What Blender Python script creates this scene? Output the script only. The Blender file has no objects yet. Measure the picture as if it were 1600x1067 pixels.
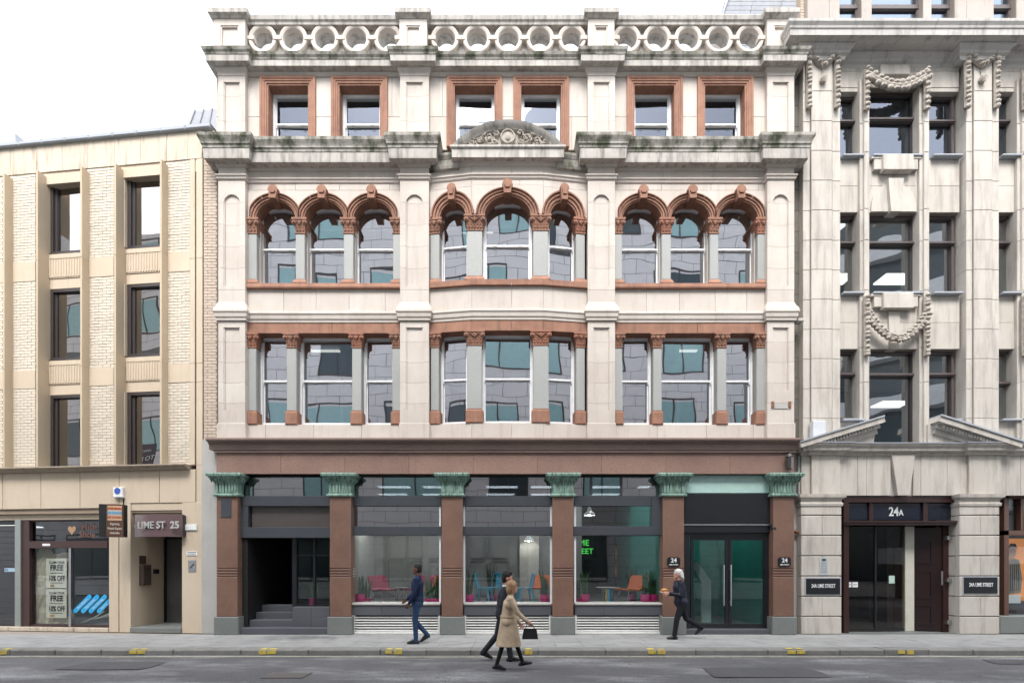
import bpy, math, random
from mathutils import Vector, Matrix
from mathutils.geometry import tessellate_polygon
random.seed(7)
R = math.radians
sc = bpy.context.scene
col = sc.collection

# ------------------------------------------------------------------ camera, sky, sun, exposure
cam_d = bpy.data.cameras.new('camera'); cam = bpy.data.objects.new('camera', cam_d); col.objects.link(cam)
CAM_Y, CAM_Z, FP = -12.0, 1.84, 732.0
cam.location = (0, CAM_Y, CAM_Z); cam.rotation_euler = (R(90), 0, 0)
cam_d.sensor_width = 36; cam_d.lens = 36 * FP / 1600; cam_d.shift_y = (885 - 533.5) / 1600
cam_d.clip_start = .1; cam_d.clip_end = 2000
sc.camera = cam
world = bpy.data.worlds.new('World'); sc.world = world; world.use_nodes = True
wn = world.node_tree; bgn = wn.nodes['Background']
sky = wn.nodes.new('ShaderNodeTexSky'); sky.sky_type = 'NISHITA'; sky.sun_disc = False
SUN_EL, SUN_ROT = 56, 186
sky.sun_elevation = R(SUN_EL); sky.sun_rotation = R(SUN_ROT); sky.air_density = 1.0; sky.dust_density = 1.5; sky.ozone_density = .6
hs = wn.nodes.new('ShaderNodeHueSaturation'); hs.inputs['Saturation'].default_value = .22
wn.links.new(sky.outputs[0], hs.inputs['Color']); wn.links.new(hs.outputs[0], bgn.inputs['Color'])
bgn.inputs['Strength'].default_value = .15
sd = bpy.data.lights.new('sun', 'SUN'); sun = bpy.data.objects.new('sun', sd); col.objects.link(sun)
sd.energy = .85; sd.angle = R(25); sd.color = (1, .965, .92)
sun.rotation_euler = (R(90 - SUN_EL), 0, R(180 - SUN_ROT))
sun.location = (0, -20, 30)
sc.view_settings.view_transform = 'Standard'; sc.view_settings.look = 'None'
sc.view_settings.exposure = 2.3; sc.view_settings.gamma = 1
try: sc.view_settings.use_curve_mapping = False
except Exception: pass
sc.render.engine = 'CYCLES'
try:
    sc.cycles.use_denoising = True; sc.cycles.max_bounces = 8; sc.cycles.diffuse_bounces = 4
    sc.cycles.transparent_max_bounces = 12; sc.cycles.caustics_reflective = False; sc.cycles.caustics_refractive = False
    sc.cycles.sample_clamp_indirect = 6
except Exception: pass

# ------------------------------------------------------------------ materials
def newmat(name):
    m = bpy.data.materials.new(name); m.use_nodes = True
    return m, m.node_tree, m.node_tree.nodes['Principled BSDF']
def ramp(nt, src, a, b):
    n = nt.nodes.new('ShaderNodeMapRange'); n.inputs['From Min'].default_value = a; n.inputs['From Max'].default_value = b
    nt.links.new(src, n.inputs['Value']); return n.outputs[0]
def mixc(nt, fac, a, b):
    n = nt.nodes.new('ShaderNodeMix'); n.data_type = 'RGBA'
    if isinstance(fac, (int, float)): n.inputs[0].default_value = fac
    else: nt.links.new(fac, n.inputs[0])
    for v, k in ((a, 6), (b, 7)):
        if isinstance(v, (tuple, list)): n.inputs[k].default_value = (*v[:3], 1)
        else: nt.links.new(v, n.inputs[k])
    return n.outputs[2]
def mul(nt, a, k):
    n = nt.nodes.new('ShaderNodeMath'); n.operation = 'MULTIPLY'; nt.links.new(a, n.inputs[0])
    if isinstance(k, (int, float)): n.inputs[1].default_value = k
    else: nt.links.new(k, n.inputs[1])
    return n.outputs[0]
def noise(nt, vec, s, det=4, rough=.6):
    n = nt.nodes.new('ShaderNodeTexNoise'); n.inputs['Scale'].default_value = s; n.inputs['Detail'].default_value = det
    n.inputs['Roughness'].default_value = rough; nt.links.new(vec, n.inputs['Vector']); return n.outputs['Fac']
def stretch(nt, vec, s):
    n = nt.nodes.new('ShaderNodeMapping'); n.inputs['Scale'].default_value = s; nt.links.new(vec, n.inputs['Vector']); return n.outputs[0]
def stone(name, c, dark=None, rough=.85, blotch=.5, bs=1.3, speck=0, ss=70, speckc=None, streak=0, streakc=(.06, .055, .05), lo=.55, hi=.75,
          rnd=.25, bump=.15, bump_s=40, spec=.3, sv=(3.5, 3.5, .45), tint=None):
    m, nt, p = newmat(name); g = nt.nodes.new('ShaderNodeNewGeometry').outputs['Position']
    dark = dark or tuple(x * .72 for x in c)
    out = mixc(nt, mul(nt, ramp(nt, noise(nt, g, bs), .35, .7), blotch), c, dark)
    if rnd:
        oi = nt.nodes.new('ShaderNodeObjectInfo').outputs['Random']
        out = mixc(nt, mul(nt, oi, rnd), out, tuple(x * .62 for x in (tint or c)))
    if speck:
        out = mixc(nt, mul(nt, ramp(nt, noise(nt, g, ss, 2, .7), .5, .66), speck), out, speckc or tuple(x * .4 for x in c))
    if streak:
        sn = noise(nt, stretch(nt, g, sv), 1.6, 6, .65)
        out = mixc(nt, mul(nt, ramp(nt, sn, lo, hi), streak), out, streakc)
    nt.links.new(out, p.inputs['Base Color']); p.inputs['Roughness'].default_value = rough
    p.inputs['Specular IOR Level'].default_value = spec
    if bump:
        b = nt.nodes.new('ShaderNodeBump'); b.inputs['Strength'].default_value = bump; b.inputs['Distance'].default_value = .01
        nt.links.new(noise(nt, g, bump_s, 5), b.inputs['Height']); nt.links.new(b.outputs[0], p.inputs['Normal'])
    return m
def plain(name, c, rough=.5, metal=0, emit=0, spec=.5, var=.12):
    m, nt, p = newmat(name)
    g = nt.nodes.new('ShaderNodeNewGeometry').outputs['Position']
    o = mixc(nt, ramp(nt, noise(nt, g, 6, 3), .3, .7), c, tuple(x * (1 - var) for x in c))
    nt.links.new(o, p.inputs['Base Color'])
    p.inputs['Roughness'].default_value = rough; p.inputs['Metallic'].default_value = metal
    p.inputs['Specular IOR Level'].default_value = spec
    if emit:
        p.inputs['Emission Color'].default_value = (*c, 1); p.inputs['Emission Strength'].default_value = emit
    return m
def glass(name, refl, tint, wave=.02, ws=.9, rcol=(.9, .92, .95)):
    m = bpy.data.materials.new(name); m.use_nodes = True; nt = m.node_tree; nt.nodes.clear()
    o = nt.nodes.new('ShaderNodeOutputMaterial'); mx = nt.nodes.new('ShaderNodeMixShader')
    t = nt.nodes.new('ShaderNodeBsdfTransparent'); t.inputs[0].default_value = (*tint, 1)
    gl = nt.nodes.new('ShaderNodeBsdfGlossy'); gl.inputs['Roughness'].default_value = .0; gl.inputs[0].default_value = (*rcol, 1)
    lw = nt.nodes.new('ShaderNodeLayerWeight'); lw.inputs['Blend'].default_value = .5
    pw = nt.nodes.new('ShaderNodeMath'); pw.operation = 'POWER'; pw.inputs[1].default_value = 5; nt.links.new(lw.outputs['Facing'], pw.inputs[0])
    mr = nt.nodes.new('ShaderNodeMapRange')
    mr.inputs['To Min'].default_value = refl; mr.inputs['To Max'].default_value = 1
    nt.links.new(pw.outputs[0], mr.inputs[0]); nt.links.new(mr.outputs[0], mx.inputs[0])
    nt.links.new(t.outputs[0], mx.inputs[1]); nt.links.new(gl.outputs[0], mx.inputs[2]); nt.links.new(mx.outputs[0], o.inputs[0])
    g = nt.nodes.new('ShaderNodeNewGeometry').outputs['Position']
    b = nt.nodes.new('ShaderNodeBump'); b.inputs['Strength'].default_value = 1; b.inputs['Distance'].default_value = wave
    nt.links.new(noise(nt, g, ws, 1), b.inputs['Height']); nt.links.new(b.outputs[0], gl.inputs['Normal'])
    return m

M = {}
M['lime'] = stone('pale_limestone', (.58, .53, .48), (.48, .42, .365), blotch=.65, streak=.36, streakc=(.26, .215, .175), lo=.50, hi=.78, rnd=.22, speck=.12, ss=90, bump=.08, tint=(.56, .46, .42))
M['joint'] = stone('mortar', (.30, .26, .22), rnd=0)
M['moss'] = stone('mossy_limestone', (.43, .40, .36), (.32, .30, .26), blotch=.8, bs=2.5, streak=.97, streakc=(.055, .062, .035), lo=.42, hi=.62, rnd=.1, bump=.35, bump_s=25, sv=(2.2, 2.2, 1.4), speck=.3, ss=30)
M['weather'] = stone('weathered_limestone', (.50, .47, .43), (.36, .33, .30), blotch=.7, bs=2, streak=.75, streakc=(.13, .12, .105), lo=.45, hi=.68, rnd=.2, bump=.25, sv=(5, 5, .8))
M['red'] = stone('red_terracotta', (.35, .185, .125), (.24, .125, .09), blotch=.85, bs=3.5, streak=.55, streakc=(.12, .07, .055), lo=.5, hi=.72, rnd=.35, bump=.18, speck=.3, ss=60)
M['red2'] = stone('brown_terracotta', (.36, .17, .115), (.25, .12, .08), blotch=.8, bs=3, rnd=.3, bump=.2, speck=.25, ss=50)
M['grey'] = stone('grey_granite', (.36, .365, .35), (.30, .31, .30), blotch=.5, speck=.5, ss=110, rnd=.15, rough=.5, bump=.03)
M['brown'] = stone('polished_brown_granite', (.225, .125, .088), (.15, .085, .062), blotch=.8, bs=1.6, speck=.85, ss=75, speckc=(.07, .045, .04), rnd=.3, rough=.38, bump=.02, spec=.5)
M['brownc'] = stone('brown_granite_trim', (.30, .215, .185), (.22, .155, .135), blotch=.7, bs=1.6, speck=.45, ss=90, speckc=(.08, .05, .04), rnd=.2, rough=.5, bump=.05)
M['base'] = stone('grey_green_granite', (.20, .215, .205), (.14, .15, .145), blotch=.6, speck=.6, ss=90, rnd=.2, rough=.5, bump=.04)
M['copper'] = stone('green_copper', (.27, .41, .34), (.14, .23, .19), blotch=.95, bs=6, streak=.85, streakc=(.03, .045, .04), lo=.46, hi=.64, rnd=.1, rough=.65, bump=.2, sv=(14, 14, 1.5))
M['conc'] = stone('pale_concrete', (.46, .45, .43), (.36, .35, .33), blotch=.6, speck=.2, streak=.3, streakc=(.2, .19, .18))
M['tan'] = stone('tan_stone', (.60, .50, .385), (.52, .425, .32), blotch=.6, bs=1.1, speck=.15, streak=.30, streakc=(.30, .22, .14), rnd=.13, bump=.12)
M['tanfin'] = stone('aggregate_fin', (.54, .44, .32), (.46, .37, .26), blotch=.5, speck=.5, ss=60, speckc=(.5, .42, .32), rnd=.15, bump=.3)
M['tantop'] = stone('stained_tan_stone', (.60, .515, .415), (.50, .42, .33), blotch=.6, streak=.55, streakc=(.17, .14, .10), lo=.5, hi=.7, rnd=.12, sv=(4, 4, .5))
M['brick'] = stone('cream_brick', (.68, .61, .51), (.60, .52, .43), blotch=.5, rnd=.4, speck=.2, ss=50, bump=.25)
M['brickm'] = stone('brick_mortar', (.31, .24, .18), rnd=0, blotch=.4)
M['pbrick'] = stone('pinkish_brick', (.56, .46, .38), (.48, .38, .30), blotch=.5, rnd=.4, speck=.2, ss=50, bump=.25)
M['port'] = stone('portland_stone', (.545, .51, .46), (.45, .41, .355), blotch=.6, bs=1.5, streak=.55, streakc=(.20, .175, .16), lo=.47, hi=.72, rnd=.22, speck=.12, tint=(.56, .50, .47), bump=.12)
M['portd'] = stone('soot_streaked_stone', (.50, .48, .45), (.40, .38, .355), blotch=.6, streak=.7, streakc=(.14, .13, .13), lo=.52, hi=.72, rnd=.2, sv=(2.5, 2.5, .5), bump=.2)
M['carve'] = stone('carved_stone', (.43, .39, .34), (.26, .23, .2), blotch=.9, bs=9, rnd=.1, bump=.4, bump_s=30)
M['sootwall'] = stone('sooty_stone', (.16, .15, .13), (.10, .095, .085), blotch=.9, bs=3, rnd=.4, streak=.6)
M['lead'] = stone('lead_flashing', (.36, .38, .41), (.27, .29, .32), rough=.5, rnd=0, bump=.1)
M['slate'] = stone('slate_roof', (.24, .245, .26), (.18, .185, .2), blotch=.7, bs=4, rnd=.2, streak=.3)
M['white'] = plain('white_paint', (.78, .79, .80), .4)
M['dfr'] = plain('dark_bronze_frame', (.055, .045, .045), .4)
M['mull'] = plain('brown_window_frame', (.095, .075, .072), .45)
M['steel'] = plain('slate_grey_metal', (.048, .054, .064), .38)
M['black'] = plain('black_paint', (.012, .013, .016), .3)
M['blackm'] = plain('matt_black', (.008, .008, .009), .7)
M['dbrown'] = plain('dark_brown_wood', (.035, .014, .012), .32)
M['dred'] = plain('dark_red_door', (.018, .007, .007), .35)
M['cream'] = plain('cream_paint', (.60, .58, .50), .5)
M['slatef'] = stone('slate_cladding', (.095, .10, .115), (.07, .075, .085), blotch=.6, rough=.5, rnd=.3, bump=.05)
M['silver'] = plain('brushed_steel', (.6, .6, .6), .28, 1)
M['louv'] = plain('metal_louvre', (.78, .77, .74), .45, 0)
M['teal'] = plain('teal_wall', (.012, .19, .175), .6)
M['aqua'] = plain('pale_aqua_panel', (.40, .58, .52), .35)
M['greyw'] = plain('grey_partition', (.24, .255, .265), .6)
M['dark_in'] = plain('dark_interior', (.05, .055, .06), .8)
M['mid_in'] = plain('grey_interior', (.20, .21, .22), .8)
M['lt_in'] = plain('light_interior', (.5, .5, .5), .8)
M['lamp'] = plain('lit_ceiling_panel', (1, .93, .80), .5, 0, .55)
M['lamp3'] = plain('dim_ceiling_strip', (1, .95, .85), .5, 0, .35)
M['fill_lamp'] = plain('added_fill_glow', (1, .96, .9), .5, 0, 3.2)  # glow for the panels added to brighten the shop
M['spot'] = plain('lit_spot_lamp', (1, .9, .75), .5, 0, 22)
M['neon'] = plain('green_neon', (.10, .8, .12), .5, 0, .2, var=0)
M['neon2'] = plain('dim_neon', (.05, .5, .08), .5, 0, .5, var=0)
M['magenta'] = plain('magenta_plastic', (.50, .015, .15), .45)
M['burg'] = plain('burgundy_leather', (.36, .012, .08), .5)
M['blue'] = plain('turquoise_metal', (.05, .45, .68), .35)
M['orange'] = plain('orange_leather', (.60, .13, .03), .5)
M['leaf'] = plain('snake_plant_leaf', (.035, .10, .03), .5, var=.6)
M['glassu'] = glass('sash_glass', .54, (.62, .68, .70), .008, .8, (.84, .87, .93))
M['glasstop'] = glass('top_floor_glass', .085, (.72, .78, .80), .008, .8, (.74, .82, 1))
M['glassr'] = glass('casement_glass', .32, (.55, .62, .66), .012, .7)
M['glassl'] = glass('tinted_glass', .40, (.13, .14, .15), .010, .6, (.85, .82, .80))
M['glasss'] = glass('shop_glass', .06, (.88, .91, .91), .004, .5)
M['glassd'] = glass('door_glass', .06, (.80, .90, .87), .004, .5)
M['glasst'] = glass('transom_glass', .30, (.2, .22, .24), .006, .6)

# ------------------------------------------------------------------ frames and mesh builder
class Frame:
    """A facade plane: origin (x, y) and turn about z. p() puts the sight line through a point of the photograph on the plane w behind the face."""
    def __init__(s, ox=0, oy=0, a=0):
        s.o = Vector((ox, oy)); s.a = a; s.ex = Vector((math.cos(a), math.sin(a))); s.ey = Vector((-math.sin(a), math.cos(a)))
    def t(s, px, w):
        d = Vector(((px - 800) / FP, 1)); c = Vector((0, CAM_Y))
        return ((s.o - c).dot(s.ey) + w) / d.dot(s.ey)
    def X(s, px, w=0):
        t = s.t(px, w); q = Vector((t * (px - 800) / FP, CAM_Y + t)) - s.o
        return q.dot(s.ex)
    def Z(s, py, w=0, px=800):
        return CAM_Z + (885 - py) / FP * s.t(px, w)
    def world(s, v):
        q = s.o + s.ex * v[0] + s.ey * v[1]; return (q.x, q.y, v[2])
W0 = Frame()
class MB:
    def __init__(s, F=None): s.v = []; s.f = []; s.F = F
    def add(s, vs, fs):
        n = len(s.v); s.v += [s.F.world(v) if s.F else tuple(v) for v in vs]; s.f += [tuple(i + n for i in f) for f in fs]; return s
    def box(s, x0, x1, y0, y1, z0, z1):
        if x0 > x1: x0, x1 = x1, x0
        return s.add([(x0, y0, z0), (x1, y0, z0), (x1, y1, z0), (x0, y1, z0), (x0, y0, z1), (x1, y0, z1), (x1, y1, z1), (x0, y1, z1)],
                     [(0, 3, 2, 1), (4, 5, 6, 7), (0, 1, 5, 4), (1, 2, 6, 5), (2, 3, 7, 6), (3, 0, 4, 7)])
    def cbox(s, x0, x1, y0, y1, z0, z1, c=.008):      # box with chamfered front edges
        if x0 > x1: x0, x1 = x1, x0
        c = min(c, (x1 - x0) * .3, (z1 - z0) * .3)
        return s.add([(x0 + c, y0, z0 + c), (x1 - c, y0, z0 + c), (x1 - c, y0, z1 - c), (x0 + c, y0, z1 - c),
                      (x0, y0 + c, z0), (x1, y0 + c, z0), (x1, y0 + c, z1), (x0, y0 + c, z1),
                      (x0, y1, z0), (x1, y1, z0), (x1, y1, z1), (x0, y1, z1)],
                     [(0, 1, 2, 3), (0, 4, 5, 1), (1, 5, 6, 2), (2, 6, 7, 3), (3, 7, 4, 0),
                      (4, 8, 9, 5), (5, 9, 10, 6), (6, 10, 11, 7), (7, 11, 8, 4), (8, 11, 10, 9)])
    def prism(s, loops, y0, y1):                      # loops of (x, z): outline first, then holes, pushed from y0 back to y1
        tri = tessellate_polygon([[Vector((a, b, 0)) for a, b in l] for l in loops])
        flat = [p for l in loops for p in l]; n = len(flat)
        vs = [(a, y0, b) for a, b in flat] + [(a, y1, b) for a, b in flat]; fs = []
        for t in tri: fs.append(tuple(t)); fs.append(tuple(i + n for i in reversed(t)))
        k = 0
        for l in loops:
            m = len(l)
            for i in range(m): a, b = k + i, k + (i + 1) % m; fs.append((a, b, b + n, a + n))
            k += m
        return s.add(vs, fs)
    def sweep(s, path, prof, cap=True):               # profile of (out, z) run along a plan path, outward = to the right of travel
        P = [Vector(p) for p in path]; n = len(P); rings = []
        ns = []
        for i in range(n - 1):
            d = (P[i + 1] - P[i]).normalized(); ns.append(Vector((d.y, -d.x)))
        for i in range(n):
            if i == 0: m = ns[0]
            elif i == n - 1: m = ns[-1]
            else: m = (ns[i - 1] + ns[i]) / max(.2, 1 + ns[i - 1].dot(ns[i]))
            rings.append([(P[i].x + m.x * o, P[i].y + m.y * o, z) for o, z in prof])
        k = len(prof); vs = [v for r in rings for v in r]; fs = []
        for i in range(n - 1):
            for j in range(k):
                a, b = i * k + j, i * k + (j + 1) % k; fs.append((a, b, b + k, a + k))
        if cap: fs.append(tuple(range(k - 1, -1, -1))); fs.append(tuple(range((n - 1) * k, n * k)))
        return s.add(vs, fs)
    def arch(s, cx, cz, prof, a0=0, a1=180, n=24, lim=None, sz=1):   # closed profile of (r, y) turned about (cx, cz)
        k = len(prof); vs = []; fs = []
        for i in range(n + 1):
            a = R(a0 + (a1 - a0) * i / n)
            for r, y in prof:
                x = cx + r * math.cos(a)
                if lim: x = min(max(x, cx - lim), cx + lim)
                vs.append((x, y, cz + r * math.sin(a) * sz))
        for i in range(n):
            for j in range(k):
                p, q = i * k + j, i * k + (j + 1) % k; fs.append((p, q, q + k, p + k))
        fs.append(tuple(range(k - 1, -1, -1))); fs.append(tuple(range(n * k, n * k + k)))
        return s.add(vs, fs)
    def tube(s, pts, r, n=8, r1=None):
        P = [Vector(p) for p in pts]; m = len(P); vs = []; fs = []
        for i, p in enumerate(P):
            d = (P[min(i + 1, m - 1)] - P[max(i - 1, 0)]).normalized()
            u = d.cross(Vector((0, 0, 1)) if abs(d.z) < .9 else Vector((1, 0, 0))).normalized(); w = d.cross(u)
            rr = r + ((r1 if r1 is not None else r) - r) * i / max(1, m - 1)
            for j in range(n):
                a = 2 * math.pi * j / n; vs.append(tuple(p + u * math.cos(a) * rr + w * math.sin(a) * rr))
        for i in range(m - 1):
            for j in range(n):
                a, b = i * n + j, i * n + (j + 1) % n; fs.append((a, b, b + n, a + n))
        fs.append(tuple(range(n - 1, -1, -1))); fs.append(tuple(range((m - 1) * n, m * n)))
        return s.add(vs, fs)
    def lathe(s, prof, c=(0, 0, 0), n=16, sx=1, sy=1):
        k = len(prof); vs = []; fs = []
        for r, z in prof:
            for j in range(n):
                a = 2 * math.pi * j / n; vs.append((c[0] + r * math.cos(a) * sx, c[1] + r * math.sin(a) * sy, c[2] + z))
        for i in range(k - 1):
            for j in range(n):
                a, b = i * n + j, i * n + (j + 1) % n; fs.append((a, b, b + n, a + n))
        fs.append(tuple(range(n - 1, -1, -1))); fs.append(tuple(range((k - 1) * n, k * n)))
        return s.add(vs, fs)
    def ball(s, c, r, n=8, m=6):                      # r = (rx, ry, rz)
        if isinstance(r, (int, float)): r = (r, r, r)
        vs = [(c[0], c[1], c[2] - r[2])]; fs = []
        for i in range(1, m):
            t = math.pi * i / m - math.pi / 2
            for j in range(n):
                a = 2 * math.pi * j / n; vs.append((c[0] + r[0] * math.cos(t) * math.cos(a), c[1] + r[1] * math.cos(t) * math.sin(a), c[2] + r[2] * math.sin(t)))
        vs.append((c[0], c[1], c[2] + r[2])); L = len(vs) - 1
        for j in range(n):
            fs.append((0, 1 + (j + 1) % n, 1 + j)); fs.append((L, L - n + j, L - n + (j + 1) % n))
        for i in range(m - 2):
            for j in range(n):
                a, b = 1 + i * n + j, 1 + i * n + (j + 1) % n; fs.append((a, b, b + n, a + n))
        return s.add(vs, fs)
    def capsule(s, a, b, ra, rb, n=10):
        a, b = Vector(a), Vector(b); d = (b - a); L = d.length; d = d / L if L > 1e-6 else Vector((0, 0, 1))
        u = d.cross(Vector((0, 0, 1)) if abs(d.z) < .9 else Vector((1, 0, 0))).normalized(); w = d.cross(u)
        st = [(a - d * ra * math.cos(t), ra * math.sin(t)) for t in (.25, .8, 1.3)] + [(b + d * rb * math.cos(t), rb * math.sin(t)) for t in (1.3, .8, .25)]
        vs = []; fs = []
        for c, r in st:
            for j in range(n):
                q = 2 * math.pi * j / n; vs.append(tuple(c + u * math.cos(q) * r + w * math.sin(q) * r))
        for i in range(5):
            for j in range(n):
                p, q = i * n + j, i * n + (j + 1) % n; fs.append((p, q, q + n, p + n))
        fs.append(tuple(range(n - 1, -1, -1))); fs.append(tuple(range(5 * n, 6 * n)))
        return s.add(vs, fs)
    def obj(s, name, mat, parent=None, smooth=False, kind=None):
        me = bpy.data.meshes.new(name)
        o0 = rootloc(parent)
        me.from_pydata([(v[0] - o0[0], v[1] - o0[1], v[2] - o0[2]) for v in s.v], [], s.f)
        fix_normals(me)
        if smooth:
            me.polygons.foreach_set('use_smooth', [True] * len(me.polygons))
            try: me.set_sharp_from_angle(angle=R(38))
            except Exception: pass
        me.materials.append(M[mat] if isinstance(mat, str) else mat)
        o = bpy.data.objects.new(name, me); col.objects.link(o); o.parent = parent
        if kind: o['kind'] = kind
        return o
import bmesh
def fix_normals(me):
    bm = bmesh.new(); bm.from_mesh(me); bmesh.ops.recalc_face_normals(bm, faces=bm.faces); bm.to_mesh(me); bm.free(); me.update()
def rootloc(p):
    if p is None: return (0, 0, 0)
    while p.parent is not None: p = p.parent
    return tuple(p.location)
def tag(o, label=None, cat=None, group=None, kind=None):
    for k, v in (('label', label), ('category', cat), ('group', group), ('kind', kind)):
        if v: o[k] = v
    return o
def thing(name, label, cat, loc=(0, 0, 0), group=None):
    o = bpy.data.objects.new(name, None); col.objects.link(o); o.location = loc; o.empty_display_size = .2
    return tag(o, label, cat, group)
def piece(name, mesh, parent, loc, rz=0):
    o = bpy.data.objects.new(name, mesh); col.objects.link(o); o.parent = parent
    r = rootloc(parent); o.location = (loc[0] - r[0], loc[1] - r[1], loc[2] - r[2]); o.rotation_euler = (0, 0, rz); return o
def copy_tree(o, parent=None):
    c = o.copy(); col.objects.link(c); c.parent = parent
    for ch in list(o.children): copy_tree(ch, c)
    return c
def text(name, s, size, F, x, y, z, mat, parent, ext=.004, align='CENTER', sx=1, bold=0, space=1, rot=0):
    cu = bpy.data.curves.new(name, 'FONT'); cu.body = s; cu.size = size; cu.extrude = ext; cu.align_x = align; cu.align_y = 'CENTER'
    cu.offset = bold; cu.space_character = space; cu.space_line = .85; cu.resolution_u = 3
    cu.materials.append(M[mat]); o = bpy.data.objects.new(name, cu); col.objects.link(o); o.parent = parent
    w = F.world((x, y, z)); r = rootloc(parent); o.location = (w[0] - r[0], w[1] - r[1], w[2] - r[2])
    o.rotation_euler = (Matrix.Rotation(F.a, 3, 'Z') @ Matrix.Rotation(R(90), 3, 'X') @ Matrix.Rotation(rot, 3, 'Z')).to_euler(); o.scale = (sx, 1, 1); return o
def cut(x0, x1, holes):                               # interval minus intervals
    out = [(x0, x1)]
    for a, b in holes:
        out = [q for p in out for q in ((p[0], min(p[1], a)), (max(p[0], b), p[1])) if q[1] - q[0] > .012]
    return out
def ashlar(F, parent, x0, x1, z0, z1, holes=(), course=.5, length=.95, y=0, th=.34, mat='lime', name='wall_stone', gap=.006, core='joint', zs=None, bond=True, ch=.004):
    """Wall of separate stones in front of one core; holes are (x0, x1, z0, z1)."""
    if zs is None:
        n = max(1, round((z1 - z0) / course)); zs = [z0 + (z1 - z0) * i / n for i in range(n + 1)]
    br = sorted(set([z0, z1] + [h for q in holes for h in q[2:4] if z0 < h < z1]))
    cm = MB(F)
    for a, b in zip(br, br[1:]):
        for p, q in cut(x0, x1, [(h[0], h[1]) for h in holes if h[2] < (a + b) / 2 < h[3]]): cm.box(p, q, y + .02, y + th, a, b)
    cm.obj('wall_core', core, parent)
    hz = sorted(set([h for q in holes for h in q[2:4]]))
    for i, (a, b) in enumerate(zip(zs, zs[1:])):
        sub = [a] + [h for h in hz if a + .03 < h < b - .03] + [b]
        for c, d in zip(sub, sub[1:]):
            for p, q in cut(x0, x1, [(h[0], h[1]) for h in holes if h[2] < (c + d) / 2 < h[3]]):
                off = (length / 2 if (i % 2 and bond) else 0) + random.uniform(-.06, .06)
                js = [p]; k = x0 + off + length * .02
                while k < q - .1:
                    if k > p + .1: js.append(k + random.uniform(-.05, .05))
                    k += length
                js.append(q)
                for s0, s1 in zip(js, js[1:]):
                    if s1 - s0 > .02:
                        MB(F).cbox(s0 + gap / 2, s1 - gap / 2, y + random.uniform(-.0015, .0015), y + .04, c + gap / 2, d - gap / 2, ch).obj(name, mat, parent)
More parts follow.
